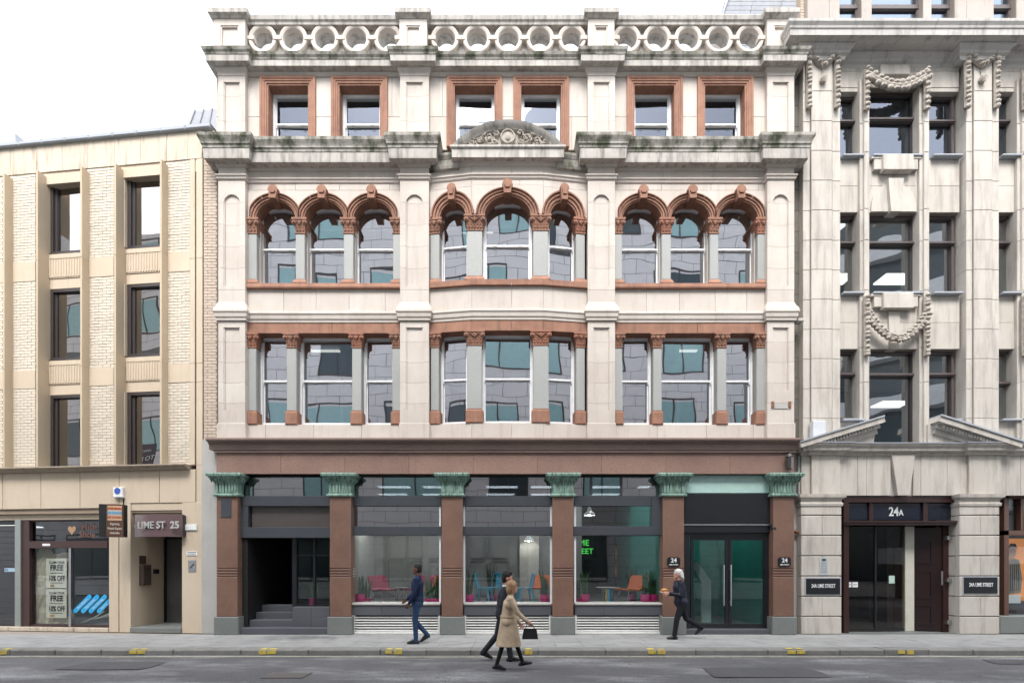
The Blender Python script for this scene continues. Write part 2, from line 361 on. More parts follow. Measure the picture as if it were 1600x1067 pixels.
# ------------------------------------------------------------------ ground
def ground():
    base = MB(); base.add([(-400, -400, -.03), (400, -400, -.03), (400, 400, -.03), (-400, 400, -.03)], [(0, 1, 2, 3)])
    base.obj('ground', stone('ground', (.12, .12, .12), rnd=0), None, kind='structure')
    # road: asphalt with cracks and dusty pale patches
    m, nt, p = newmat('asphalt'); g = nt.nodes.new('ShaderNodeNewGeometry').outputs['Position']
    c = mixc(nt, ramp(nt, noise(nt, g, .8, 5), .35, .7), (.092, .09, .095), (.128, .125, .13))
    c = mixc(nt, mul(nt, ramp(nt, noise(nt, g, 90, 2, .7), .55, .7), .6), c, (.24, .235, .24))
    c = mixc(nt, mul(nt, ramp(nt, noise(nt, g, 45, 2, .7), .5, .65), .5), c, (.04, .04, .045))
    dust = ramp(nt, noise(nt, stretch(nt, g, (.42, 1.5, 1)), .9, 6, .68), .49, .66)
    c = mixc(nt, mul(nt, mul(nt, dust, ramp(nt, noise(nt, g, 24, 4), .25, .55)), .9), c, (.30, .30, .31))
    vo = nt.nodes.new('ShaderNodeTexVoronoi'); vo.feature = 'DISTANCE_TO_EDGE'; vo.inputs['Scale'].default_value = .26
    wv = nt.nodes.new('ShaderNodeVectorMath'); wv.operation = 'ADD'
    nz = nt.nodes.new('ShaderNodeTexNoise'); nz.inputs['Scale'].default_value = 2.2; nt.links.new(g, nz.inputs['Vector'])
    nt.links.new(g, wv.inputs[0]); nt.links.new(nz.outputs['Color'], wv.inputs[1]); nt.links.new(wv.outputs[0], vo.inputs['Vector'])
    c = mixc(nt, mul(nt, ramp(nt, vo.outputs['Distance'], .0035, .001), .55), c, (.06, .058, .062))
    nt.links.new(c, p.inputs['Base Color']); p.inputs['Roughness'].default_value = .82
    b = nt.nodes.new('ShaderNodeBump'); b.inputs['Strength'].default_value = .5; b.inputs['Distance'].default_value = .01
    nt.links.new(noise(nt, g, 130, 4, .7), b.inputs['Height']); nt.links.new(b.outputs[0], p.inputs['Normal'])
    road = MB(); n = 60
    vs = []; fs = []
    ys = [-13.4, -11, -9, -7, -5, -3.6, -2.9, -2.42, -2.1]
    for j, y in enumerate(ys):
        for i in range(n + 1):
            x = -30 + i; vs.append((x, y, .02 * math.exp(-((y + 7) / 4) ** 2) + .004 * math.sin(x * 1.3 + y * 2)))
    for j in range(len(ys) - 1):
        for i in range(n): a = j * (n + 1) + i; fs.append((a, a + 1, a + n + 2, a + n + 1))
    road.add(vs, fs); road.obj('road', m, None, kind='structure')
    pm = stone('patch_asphalt', (.078, .076, .080), (.108, .105, .11), blotch=.8, bs=2, speck=.5, ss=80, speckc=(.18, .18, .18), rnd=.2, bump=.5, bump_s=110)
    for x0, x1, y0, y1 in ((-8.1, -6.6, -3.7, -3.0), (3.4, 5.3, -4.3, -3.5), (9.2, 11.9, -3.2, -2.75)):
        q = [(x0 + random.uniform(-.08, .08), y0), ((x0 + x1) / 2, y0 + random.uniform(-.05, .05)), (x1, y0 + .03), (x1 + .05, (y0 + y1) / 2), (x1 - .05, y1), ((x0 + x1) / 2, y1 + random.uniform(-.05, .05)), (x0 + .04, y1 - .03)]
        MB().add([(x, y, .012 + .02 * math.exp(-((y + 7) / 4) ** 2) + .004 * math.sin(x * 1.3 + y * 2)) for x, y in q], [tuple(range(7))]).obj('road_patch', pm, None, kind='structure')
    # worn kerbside line, cream gutter line
    m2, nt, p = newmat('worn_paint'); g = nt.nodes.new('ShaderNodeNewGeometry').outputs['Position']
    c = mixc(nt, ramp(nt, noise(nt, stretch(nt, g, (1, 3, 1)), 9, 6, .7), .5, .62), (.48, .45, .33), (.16, .155, .15))
    nt.links.new(c, p.inputs['Base Color']); p.inputs['Roughness'].default_value = .8
    for k, (x0, x1, y0, y1) in enumerate(((-13.5, 13.5, -2.52, -2.45),)):
        mm = MB(); vs = []; fs = []
        for i in range(61):
            x = x0 + (x1 - x0) * i / 60; dy = .012 * math.sin(x * .9) + random.uniform(-.005, .005)
            z = .009 + max(0, .004 * math.sin(x * 1.3 + y0 * 2)) + .005
            vs += [(x, y0 + dy, z), (x, y1 + dy, z)]
        fs = [(2 * i, 2 * i + 2, 2 * i + 3, 2 * i + 1) for i in range(60)]
        mm.add(vs, fs).obj('kerbside_line', m2, None, kind='structure')
    # kerb stones
    PY = -1.98; kerb = bpy.data.objects.new('kerb', None); col.objects.link(kerb); kerb['kind'] = 'structure'
    kb = stone('kerb_granite', (.26, .255, .24), (.18, .175, .165), blotch=.8, bs=4, speck=.5, ss=70, rnd=.35, streak=.5, streakc=(.08, .075, .07), sv=(2, 2, 2), bump=.3)
    ky = plain('yellow_kerb_paint', (.55, .42, .06), .75, var=.4)
    mk, nt, p = newmat('chipped_yellow_paint'); g = nt.nodes.new('ShaderNodeNewGeometry').outputs['Position']
    c = mixc(nt, ramp(nt, noise(nt, g, 22, 5, .75), .53, .65), (.62, .47, .07), (.27, .24, .15)); nt.links.new(c, p.inputs['Base Color']); p.inputs['Roughness'].default_value = .8
    x = -15.2
    while x < 15.2:
        L = random.choice([.92, .95, 1.4, 1.5]); z = .12 + random.uniform(-.003, .003)
        if 7.0 < x < 8.2: z += .012
        MB().cbox(x + .003, x + L - .003, PY - .30 - random.uniform(0, .006), PY, -.05, z, .02).obj('kerb_stone', kb, kerb); x += L
    for a, b in ((-1, 10), (202, 212), (214, 226), (404, 415), (417, 431), (602, 612), (616, 628), (820, 832), (1013, 1025), (1028, 1040), (1231, 1243), (1246, 1258), (1404, 1414), (1418, 1428)):
        w = -2.292 - .004
        z0 = .035 + random.uniform(-.01, .01); xa, xb = W0.X(a, w), W0.X(b, w)
        mm = MB().box(xa, xb, w, w + .012, z0, .106); mm.box(xa + .01, xb - .02, w + .03, w + random.uniform(.07, .2), .1335 if 1225 < a < 1260 else .1235, .1375 if 1225 < a < 1260 else .1275)
        mm.obj('yellow_mark', mk, kerb)
    # pavement slabs
    pv = bpy.data.objects.new('pavement', None); col.objects.link(pv); pv['kind'] = 'structure'
    MB().box(-16, 16, PY + .01, .6, -.06, .105).obj('pavement_bed', 'joint', pv)
    ps = stone('york_paving', (.33, .33, .325), (.26, .26, .255), blotch=.7, bs=2, speck=.3, ss=60, rnd=.3, streak=.5, streakc=(.12, .12, .12), lo=.5, hi=.7, sv=(1.5, 3, 1), bump=.15)
    nt = ps.node_tree; pb_ = nt.nodes['Principled BSDF']; src = pb_.inputs['Base Color'].links[0].from_socket     # damp run-off in front of the steps, gum spots
    g = nt.nodes.new('ShaderNodeNewGeometry').outputs['Position']
    mp = nt.nodes.new('ShaderNodeMapping'); mp.inputs['Location'].default_value = (5.1 * .55, .62 * .9, 0); mp.inputs['Scale'].default_value = (.55, .9, 1); nt.links.new(g, mp.inputs['Vector'])
    ln = nt.nodes.new('ShaderNodeVectorMath'); ln.operation = 'LENGTH'; nt.links.new(mp.outputs[0], ln.inputs[0])
    ad = nt.nodes.new('ShaderNodeMath'); nt.links.new(ln.outputs['Value'], ad.inputs[0]); nt.links.new(mul(nt, noise(nt, g, 2.5, 5), 1.2), ad.inputs[1])
    o_ = mixc(nt, mul(nt, ramp(nt, ad.outputs[0], 1.15, .85), .6), src, (.09, .09, .09))
    vr = nt.nodes.new('ShaderNodeTexVoronoi'); vr.inputs['Scale'].default_value = 3.2; nt.links.new(g, vr.inputs['Vector'])
    o_ = mixc(nt, mul(nt, ramp(nt, vr.outputs['Distance'], .085, .06), .5), o_, (.14, .14, .135))
    nt.links.new(o_, pb_.inputs['Base Color'])
    rows = [(PY + .006, -1.36), (-1.354, -.72), (-.714, -.05)]
    for r, (y0, y1) in enumerate(rows):
        x = -14.8 - r * .3
        while x < 14.8:
            L = random.choice([.6, .75, .9, .9]); z = .12 + random.uniform(-.0015, .0015)
            MB().cbox(x + .004, x + L - .004, y0, y1, .06, z).obj('paving_slab', ps, pv); x += L
    # damp stain in front of the steps is part of the slab colour; drain cover on the road
    t = thing('drain_cover', 'ribbed iron drain cover set in the road near the steps', 'drain cover', (W0.X(455, -4.0), -4.15, .03))
    mm = MB(); cx, cy = t.location.x, t.location.y
    mm.box(cx - .34, cx + .34, cy - .20, cy + .20, 0.0, .024); mm.obj('cover_plate', plain('rusty_iron', (.11, .10, .095), .6), t)
    rb = MB()
    for i in range(12): a = cx - .32 + i * .054; rb.box(a, a + .026, cy - .18, cy + .18, .024, .030)
    rb.obj('ribs', plain('worn_iron', (.22, .20, .19), .45), t)
ground()

# ------------------------------------------------------------------ main building
F = W0; X, Z = F.X, F.Z
B = thing('stone_building', 'pale stone building with red terracotta arches, pierced parapet and brown granite shopfront', 'building')
XA, XB = X(338), X(1241)
PIL = [(X(341, -.12), X(383, -.12)), (X(625, -.12), X(670, -.12)), (X(918.5, -.12), X(961, -.12)), (X(1199, -.12), X(1241, -.12))]
BAYS = [(PIL[0][1], PIL[1][0]), (PIL[1][1], PIL[2][0]), (PIL[2][1], PIL[3][0])]
def bpath(d, ends=True, back=.0):                     # plan path of a band that breaks forward by d over the pilasters
    p = []
    for i, (a, b) in enumerate(PIL):
        if i == 0: p += [(a, .3), (a, -d)] if ends else [(a, -d)]
        else: p += [(a, back), (a, -d)]
        p += [(b, -d)] + ([(b, back)] if i < 3 else ([(b, .3)] if ends else []))
    return p
M['frieze'] = stone('frieze_granite', (.33, .21, .17), (.24, .15, .125), blotch=.8, bs=1.2, speck=.7, ss=80, speckc=(.10, .06, .05), rnd=.5, rough=.4, bump=.02)
# --- third floor wall
Z3a, Z3b = 12.5, 14.45
AW = [(407, 494), (518, 606), (698, 785), (802, 889), (979, 1066), (1089, 1176)]
holes3 = [(X(a) + .02, X(b) - .02, 12.4, 14.33) for a, b in AW]
ashlar(F, B, XA, XB, Z3a, Z3b, holes3, zs=[12.5, 13.35, 14.36, 14.45], length=1.3)
def sash(F, par, x0, x1, z0, z1, y, rail, head='rect', seg=0, mat='glassu', lifts=2, sill=.09):
    fw = .065
    m = MB(F)
    m.box(x0, x0 + fw, y - .03, y + .09, z0, z1); m.box(x1 - fw, x1, y - .03, y + .09, z0, z1)
    m.box(x0 + fw, x1 - fw, y - .028, y + .088, z0, z0 + sill)
    if head == 'rect': m.box(x0 + fw, x1 - fw, y - .028, y + .088, z1 - .07, z1)
    else:
        r = (x1 - x0) / 2 - fw; pts = [(x0 + fw, z1)] + [(x0 + fw, z1 - .26)]
        for i in range(13):
            a = math.pi - math.pi * i / 12; pts.append(((x0 + x1) / 2 + r * math.cos(a), z1 - .26 + math.sin(a) * .19))
        pts += [(x1 - fw, z1 - .26), (x1 - fw, z1)]
        q = [pts[0]]
        for p_ in pts[1:]:
            if abs(p_[0] - q[-1][0]) + abs(p_[1] - q[-1][1]) > 1e-4: q.append(p_)
        m.prism([q], y - .028, y + .088)
    w = m.obj('window', 'white', par)
    s = MB(F); i0, i1 = x0 + fw, x1 - fw
    s.box(i0, i1, y + .0, y + .045, rail - .025, rail + .022); s.box(i0, i1, y + .045, y + .08, rail - .035, rail + .012)
    s.box(i0, i0 + .022, y + .005, y + .04, rail - .08, z1 - .08); s.box(i1 - .022, i1, y + .005, y + .04, rail - .08, z1 - .08)
    s.box(i0, i0 + .03, y + .045, y + .078, z0 + sill, rail - .035); s.box(i1 - .03, i1, y + .045, y + .078, z0 + sill, rail - .035)
    s.obj('sash_rail', 'white', w)
    for k in range(lifts):
        xx = i0 + (i1 - i0) * ((.22, .78)[k] if lifts == 2 else .5)
        MB(F).tube([(xx - .035, y + .0, rail - .012), (xx - .028, y - .025, rail - .035), (xx + .028, y - .025, rail - .035), (xx + .035, y + .0, rail - .012)], .007, 6).obj('sash_lift', 'white', w)
    for zz0, zz1, yy in ((rail, z1 - .05, y + .022), (z0 + sill - .01, rail, y + .062)):
        t = random.uniform(-.010, .010) * (x1 - x0); u = random.uniform(-.008, .008)
        MB(F).add([(i0, yy + t, zz0 + 0), (i1, yy - t, zz0), (i1, yy - t + u, zz1), (i0, yy + t + u, zz1)], [(0, 1, 2, 3)]).obj('pane', mat, w)
    return w
for a, b in AW:
    x0, x1 = X(a), X(b); zt = 14.35
    pr = [(0, -.02), (0, -.055), (.06, -.06), (.065, -.045), (.11, -.045), (.12, -.03), (.165, -.03), (.17, -.01), (.205, -.01), (.205, .30), (0, .30)]
    m = MB(F)                                         # moulded architrave: three mitred sides
    k = len(pr)
    def ring(px_, pz_, sx): return [(px_ + sx * w, y, (pz_ - w) if pz_ > 13 else pz_) for w, y in pr]
    rg = [[(x0 + w, y, 12.55) for w, y in pr], [(x0 + w, y, zt - w) for w, y in pr], [(x1 - w, y, zt - w) for w, y in pr], [(x1 - w, y, 12.55) for w, y in pr]]
    vs = [v for r in rg for v in r]; fs = [(i * k + j, i * k + (j + 1) % k, (i + 1) * k + (j + 1) % k, (i + 1) * k + j) for i in range(3) for j in range(k)]
    m.add(vs, fs + [tuple(range(k)), tuple(range(3 * k, 4 * k))]).obj('window_architrave', 'red', B)
    sash(F, B, x0 + .205, x1 - .205, 12.5, zt - .205, .26, 13.40, mat='glasstop')
# --- second floor: arches
SP, SILL2, TOP2 = 10.73, 9.07, 11.62
def capital(F, par, x, zt, w, h, d, yb, mat='red', scr=True):
    """Leafy capital: tapering bell, two volutes, leaves and a moulded abacus; x = centre, zt = top."""
    m = MB(F); a = w / 2; e = .075
    m.box(x - a - e, x + a + e, -d - e, yb, zt - .05, zt); m.box(x - a - e + .02, x + a + e - .02, -d - e + .02, yb, zt - .075, zt - .05)
    n = 4
    for i in range(n):
        f = (i / n) ** 1.6 * .06; g_ = ((i + 1) / n) ** 1.6 * .06; z0 = zt - h + .03 + (h - .105) * i / n; z1 = zt - h + .03 + (h - .105) * (i + 1) / n
        m.add([(x - a - f, -d - f, z0), (x + a + f, -d - f, z0), (x + a + f, yb, z0), (x - a - f, yb, z0), (x - a - g_, -d - g_, z1), (x + a + g_, -d - g_, z1), (x + a + g_, yb, z1), (x - a - g_, yb, z1)],
              [(0, 3, 2, 1), (4, 5, 6, 7), (0, 1, 5, 4), (1, 2, 6, 5), (2, 3, 7, 6), (3, 0, 4, 7)])
    m.box(x - a - .015, x + a + .015, -d - .015, yb, zt - h, zt - h + .03)
    r = min(.06, w * .24)
    if scr:
        for s in (-1, 1):
            cx_, cz_ = x + s * (a + .02), zt - .105
            for q, rr in enumerate((r, r * .68, r * .36)):
                m.tube([(cx_, -d - .06 - .014 * q, cz_), (cx_, -d + .02, cz_)], rr, 10)
            m.tube([(cx_ - s * r, -d - .055, cz_ + r * .6), (x + s * a * .4, -d - .055, zt - .10), (x, -d - .05, zt - .16)], .014, 6)
        m.ball((x, -d - .05, zt - .10), (.035, .025, .045), 7, 5)
    nl = max(2, int(w / .07))
    for i in range(nl):
        lx = x - a + w * (i + .5) / nl
        m.ball((lx, -d - .012, zt - h + .09), (w / nl * .36, .028, .055), 6, 5); m.ball((lx, -d - .038, zt - h + .135), (w / nl * .26, .022, .018), 6, 4)
    o = m.obj('capital', mat, par, smooth=True); return o
def column(F, px0, px1, zb, zs, zt, d=.0, yb=.16, foot=0, plinth=0, capd=None):
    """Square granite shaft between zb and zs with a capital up to zt and a red foot or base."""
    x0, x1 = F.X(px0, -d), F.X(px1, -d)
    s = MB(F).cbox(x0, x1, -d, yb, zb, zs, .012).obj('column', 'grey', B)
    xc = (x0 + x1) / 2; w = x1 - x0
    capital(F, s, xc, zt, w, zt - zs, d, yb + .14, 'red' if random.random() < .8 else 'red2')
    if foot: MB(F).sweep([(x0, yb), (x0, -d), (x1, -d), (x1, yb)], [(-.02, zb - foot), (.06, zb - foot), (.06, zb - foot + .02), (.02, zb - .015), (.005, zb), (-.02, zb)]).obj('column_base', 'red', s)
    if plinth:
        m = MB(F).cbox(x0 - .035, x1 + .035, -d - .035, yb + .1, zb - plinth, zb - .03, .02); m.box(x0 - .01, x1 + .01, -d - .01, yb, zb - .03, zb)
        m.obj('column_base', 'red', s)
    return s
def keystone(F, par, cx, z0, z1, w0, w1, yo):
    m = MB(F); n = 8
    pts = [(cx - w0, z0), (cx - w1, z1)] + [(cx + w1 * 1.12 * math.cos(math.pi * (1 - i / n)), z1 + w1 * 1.12 * math.sin(math.pi * i / n)) for i in range(n + 1)] + [(cx + w1, z1), (cx + w0, z0)]
    q = [pts[0]]
    for p_ in pts[1:]:
        if abs(p_[0] - q[-1][0]) + abs(p_[1] - q[-1][1]) > 1e-3: q.append(p_)
    m.prism([q], yo, .2)
    m.prism([[(cx - w0 * .6, z0 + .12), (cx - w1 * .62, z1 - .03), (cx + w1 * .62, z1 - .03), (cx + w0 * .6, z0 + .12)]], yo - .03, yo)
    m.prism([[(cx - w0 * 1.1, z0 - .02), (cx - w0 * 1.15, z0 + .07), (cx + w0 * 1.15, z0 + .07), (cx + w0 * 1.1, z0 - .02)]], yo - .025, .19)
    return m.obj('keystone', 'red', par)
def arch_profile(ri, ro):
    t = ro - ri
    return [(ri, .30), (ri, -.02), (ri + .18 * t, -.02), (ri + .2 * t, -.045), (ri + .42 * t, -.05), (ri + .44 * t, -.03), (ri + .5 * t, -.03), (ri + .52 * t, -.07), (ri + .72 * t, -.075), (ri + .74 * t, -.055), (ri + .8 * t, -.055), (ri + .83 * t, -.10), (ro - .01, -.105), (ro, -.09), (ro, .02), (ro - .15 * t, .04)]
def spandrels(F, x0, x1, arcs, zs, zt, y, mat='lime'):
    """Stones above arches: one between each pair of crowns, cut to the curves. arcs = [(cx, r, cz)]."""
    xs = [x0] + [q[0] for q in arcs] + [x1]
    for i in range(len(xs) - 1):
        a, b = xs[i] + .003, xs[i + 1] - .003; pts = [(a, zt)]
        if i == 0: pts.append((a, zs))
        else:
            c, r, z, sz = arcs[i - 1]
            for k in range(13):
                t = math.pi / 2 - math.pi / 2 * k / 12; px_ = c + r * math.cos(t)
                if px_ <= (xs[i] + xs[i + 1]) / 2 or i == len(xs) - 2: pts.append((max(px_, a), z + r * sz * math.sin(t)))
            if pts[-1][1] > zs + .01 and i < len(arcs): pass
        if i < len(arcs):
            c, r, z, sz = arcs[i]
            for k in range(13):
                t = math.pi - math.pi / 2 * k / 12; px_ = c + r * math.cos(t)
                if px_ >= (xs[i] + xs[i + 1]) / 2 or i == 0: pts.append((min(px_, b), z + r * sz * math.sin(t)))
        else: pts.append((b, zs))
        pts.append((b, zt)); q = [pts[0]]
        for p_ in pts[1:]:
            if abs(p_[0] - q[-1][0]) + abs(p_[1] - q[-1][1]) > 2e-3: q.append(p_)
        MB(F).prism([q], y, .3).obj('spandrel_stone', mat, B)
def bay_arches(F, x0, x1, cols, cents, ris, ros, sp, wall_y=0, lims=None, sz=1):
    arcs = []
    for i, (cpx, ri, ro) in enumerate(zip(cents, ris, ros)):
        cx = F.X(cpx, 0); lim = (lims or [9] * 9)[i]
        for q in range(6): a = MB(F).arch(cx, sp, arch_profile(ri, ro), 30 * q + (.35 if q else 0), 30 * q + 30 - (.35 if q < 5 else 0), lim=lim, n=6, sz=sz).obj('arch_stone', 'red', B, smooth=True)
        kh = sp + ro * sz; kf = min(1, ro / .62)
        keystone(F, B, cx, sp + ri * sz - .03, kh + .01, .08 * kf, .115 * kf, -.17)
        arcs.append((cx, ro - .06, sp, sz))
        sash(F, B, cx - ri - .05, cx + ri + .05, SILL2, sp + ri * sz + .02, .26, 10.13, head='seg')
        # soffit fill between the arch and the flat frame
        pts = [(cx - ri - .12, sp - .02), (cx - ri - .12, sp + ri * sz + .16), (cx + ri + .12, sp + ri * sz + .16), (cx + ri + .12, sp - .02)]
        hole = [(cx + (ri + .0) * math.cos(R(180 - 180 * k / 20)), sp + (ri + .0) * sz * math.sin(R(180 - 180 * k / 20))) for k in range(21)]
        MB(F).prism([[pts[0], pts[1], pts[2], pts[3]] + hole[::-1]], .17, .232).obj('arch_soffit', 'red', a)
    spandrels(F, x0, x1, arcs, sp, kh + .12, wall_y)
    return kh + .12
def jambs(F, cols, z0, z1, x0=None, x1=None, grow=.0):
    m = MB(F)
    for a, b in cols:
        xa, xb = F.X(a), F.X(b); m.box(xa - grow, xb + grow, .14, .40, z0, z1)
    m.obj('window_pier', 'lime', B)
SEC = [([(384, 401), (461.7, 476), (537, 552), (614, 628)], [431, 506.5, 583], 0), ([(958, 972), (1034, 1048.4), (1109.3, 1122.7), (1184, 1200)], [1003, 1078.8, 1153.5], 2)]
for cols, cents, bi in SEC:
    x0, x1 = BAYS[bi]
    for a, b in cols: column(F, a, b, 9.19, SP - .37, SP, foot=.12)
    jambs(F, cols, 9.05, SP, grow=.02)
    ht = bay_arches(F, x0, x1, cols, cents, [.50] * 3, [.685] * 3, SP, lims=[.622] * 3, sz=.90)
    ashlar(F, B, x0, x1, ht + .003, 11.66, course=.5, length=1.2, zs=[ht + .003, 11.66])
    MB(F).sweep([(x0, 0), (x1, 0)], [(-.3, 8.93), (.07, 8.93), (.08, 8.96), (.06, 9.06), (-.3, 9.075)]).obj('window_sill', 'red', B)
    ashlar(F, B, x0, x1, 8.28, 8.935, zs=[8.28, 8.935], length=.85)
    MB(F).box(x0, x1, .3, .42, SP - .1, 11.7).obj('wall_backing', 'joint', B)
# --- first floor: red lintel and square windows
COL1 = [[(384, 400), (448, 463), (550, 564.5), (613, 626)], [(958, 972), (1020.8, 1034), (1120.8, 1135), (1182.5, 1200)]]
for cols, bi in ((COL1[0], 0), (COL1[1], 2)):
    x0, x1 = BAYS[bi]
    for a, b in cols: column(F, a, b, 5.83, 7.44, 7.80, plinth=.36)
    jambs(F, cols, 5.48, 7.80)
    xs = [x0, (x0 + x1) / 2 + .2, x1]
    for a, b in zip(xs, xs[1:]): MB(F).cbox(a + .003, b - .003, -.02, .42, 7.80, 8.085).obj('lintel', 'red', B)
    for (a, b), (c, d) in zip(cols, cols[1:]):
        sash(F, B, F.X(b) - .02, F.X(c) + .02, 5.47, 7.81, .26, 6.69, lifts=1 if F.X(c) - F.X(b) < 1 else 2, sill=.12)
ashlar(F, B, XA + .004, XB - .004, 5.06, 5.475, zs=[5.06, 5.475], length=1.25, y=-.005)
# --- centre bow, in three planes
yb = -.14
xl, xm0, xm1, xr = BAYS[1][0], X(737, yb), X(849, yb), BAYS[1][1]
aL = math.atan2(yb, xm0 - xl); aR = math.atan2(-yb, xr - xm1)
FL, FC, FR = Frame(xl, 0, aL), Frame(0, yb, 0), Frame(xm1, yb, aR)
LL, LR = math.hypot(xm0 - xl, yb), math.hypot(xr - xm1, yb)
SPC = 10.71
for Fm, x0, x1, cols2, cen, ri, ro, lim in ((FL, 0, LL, [(672, 686.5)], 707.5, .335, .56, .60), (FC, xm0, xm1, [(729.7, 753.6), (833, 856.6)], 793, .585, .80, .90), (FR, 0, LR, [(900, 914)], 880, .335, .56, .60)):
    for a, b in cols2: column(Fm, a, b, 9.19, SPC - .37, SPC, foot=.12)
    jambs(Fm, cols2, 9.05, SPC)
    ht = bay_arches(Fm, x0, x1, None, [cen], [ri], [ro], SPC, lims=[lim], sz=.84 if Fm is FC else 1.12)
    ashlar(Fm, B, x0, x1, ht, 11.66, zs=[ht, 11.66], length=1.2)
    MB(Fm).box(x0 + .03, x1 - .03, .3, .42, SPC - .1, 11.7).obj('wall_backing', 'joint', B)
for a, b, Fm in ((673, 685.6, FL), (729.7, 753, FC), (833, 857, FC), (900.5, 914, FR)):
    column(Fm, a, b, 5.83, 7.44, 7.80, plinth=.36); jambs(Fm, [(a, b)], 5.48, 7.80)
sash(FL, B, FL.X(685.6) - .02, LL - .12, 5.47, 7.81, .26, 6.69, lifts=1, sill=.12)
sash(FC, B, FC.X(753) - .02, FC.X(833) + .02, 5.47, 7.81, .26, 6.69, sill=.12)
sash(FR, B, .10, FR.X(900.5) + .02, 5.47, 7.81, .26, 6.69, lifts=1, sill=.12)
bow = [(xl, 0), (xm0, yb), (xm1, yb), (xr, 0)]
def bowband(name, mat, z0, z1, out=0, th=.4, joints=True, bev=.006):
    for i, (p, q) in enumerate(zip(bow, bow[1:])):
        Fm = (FL, FC, FR)[i]; a, b = ((0, LL), (xm0, xm1), (0, LR))[i]
        ext = out * math.tan(abs(aL) / 2)
        a2, b2 = a - (ext if i else 0), b + (ext if i < 2 else 0)
        ks = [a2, (a2 + b2) / 2 + .1, b2] if (b - a) > 1.5 else [a2, b2]
        for u, v in zip(ks, ks[1:]): MB(Fm).cbox(u + .002, v - .002, -out, th, z0, z1, bev).obj(name, mat, B)
bowband('lintel', 'red', 7.80, 8.085, .02)
bowband('window_sill', 'red', 8.93, 9.075, .07, .3)
bowband('wall_stone', 'lime', 8.285, 8.93)
bowband('wall_stone', 'lime', 11.66, 11.70, .0)
bowband('wall_stone', 'lime', 11.755, 12.02, .01)
bowband('plinth_stone', 'lime', 5.06, 5.475, .01, .3)
# --- pilasters in courses with a sunk panel
def pilaster(i, z0, z1, pz0, pz1, round_top, courses, px0=None, px1=None, d=.12, mat='lime'):
    x0, x1 = PIL[i] if px0 is None else (px0, px1); w = x1 - x0; a, b = x0 + w * .2, x1 - w * .2
    MB(F).box(x0 + .008, x1 - .008, -d + .06, .3, z0, z1).obj('pilaster_core', 'joint', B)
    zs = [z0 + (z1 - z0) * k / courses for k in range(courses + 1)]
    for u, v in zip(zs, zs[1:]):
        u += .0025; v -= .0025; s = MB(F)
        lo, hi = max(u, pz0), min(v, pz1)
        if hi <= lo: s.cbox(x0, x1, -d, .1, u, v, .004)
        else:
            if u < pz0: s.box(x0, x1, -d, .1, u, pz0)
            if v > pz1: s.box(x0, x1, -d, .1, pz1, v)
            s.box(x0, a, -d, .1, lo, hi); s.box(b, x1, -d, .1, lo, hi)
            s.box(a, a + .022, -d + .015, .1, lo, hi); s.box(b - .022, b, -d + .015, .1, lo, hi)
            s.box(a + .022, b - .022, -d + .04, .1, lo, hi)
            if round_top and hi == pz1:
                r = (b - a) / 2; c = (a + b) / 2; ps = [(a, pz1)] + [(c + r * math.cos(R(180 - 15 * k)), pz1 - r + r * math.sin(R(15 * k))) for k in range(13)] + [(b, pz1)]
                s.prism([[(a, pz1)] + ps[1:8]], -d + .002, .0); s.prism([[(b, pz1)] + ps[7:14][::-1]], -d + .002, .0)
        s.obj('pilaster_stone', mat, B)
for i in range(4):
    pilaster(i, 5.47, 8.06, 5.80 if i < 3 else 6.3, 7.90, False, 5)
    pilaster(i, 8.30, 11.62, 8.95, 11.27, True, 6)
    pilaster(i, 12.5, 14.42, 12.4, 14.12, False, 3)
    x0, x1 = PIL[i]
    MB(F).cbox(x0 - .02, x1 + .02, -.145, .2, 5.058, 5.47, .01).obj('pilaster_base', 'lime', B)
    MB(F).sweep([(x0, .05), (x0, -.12), (x1, -.12), (x1, .05)], [(-.03, 8.30), (.09, 8.30), (.08, 8.36), (.035, 8.44), (.003, 8.54), (-.03, 8.54)]).obj('pilaster_foot', 'lime', B)
# rusted bracket marks on the right pilaster
x0, x1 = PIL[3]; zb = Z(633, -.12)
m = MB(F)
for s in (x0 + .13, x1 - .12): m.box(s - .03, s + .03, -.15, -.12, zb - .07, zb + .09)
m.obj('rusty_bracket', plain('rust', (.22, .10, .06), .8), B)
MB(F).box(x0 + .17, x1 - .16, -.135, -.12, zb - .09, zb + .05).obj('stone_patch', 'conc', B)
# --- string courses and cornices
def seg_split(path, n): return path
def band(name, mat, prof, d=.12, mid=None):
    """Horizontal moulding along the whole front: over pilasters it breaks forward; between the middle pilasters it follows `mid`."""
    for i, (a, b) in enumerate(PIL):
        q = [(a, .2), (a, -d), (b, -d), (b, .2)]
        MB(F).sweep(q, [(o + (.003 if o > 0 else 0), z - .004) for o, z in prof]).obj(name, mat, B)
    for i, (a, b) in enumerate(BAYS):
        if i == 1 and mid == 'skip': continue
        p = [(a, 0), (b, 0)] if i != 1 or mid != 'bow' else bow
        if i == 1 and mid == 'bow': MB(F).sweep(p, prof).obj(name, mat, B)
        else:
            n = 3
            for k in range(n):
                u, v = a + (b - a) * k / n, a + (b - a) * (k + 1) / n
                MB(F).sweep([(u + .002, 0), (v - .002, 0)], prof).obj(name, mat, B)
band('entablature_band', 'lime', [(-.2, 8.07), (.035, 8.07), (.04, 8.13), (.06, 8.15), (.07, 8.24), (.09, 8.27), (.09, 8.305), (.075, 8.325), (-.2, 8.335)], mid='bow')
band('string_course', 'lime', [(-.2, 11.635), (.012, 11.635), (.03, 11.66), (.035, 11.70), (.06, 11.72), (.06, 11.745), (-.2, 11.75)], mid='bow')
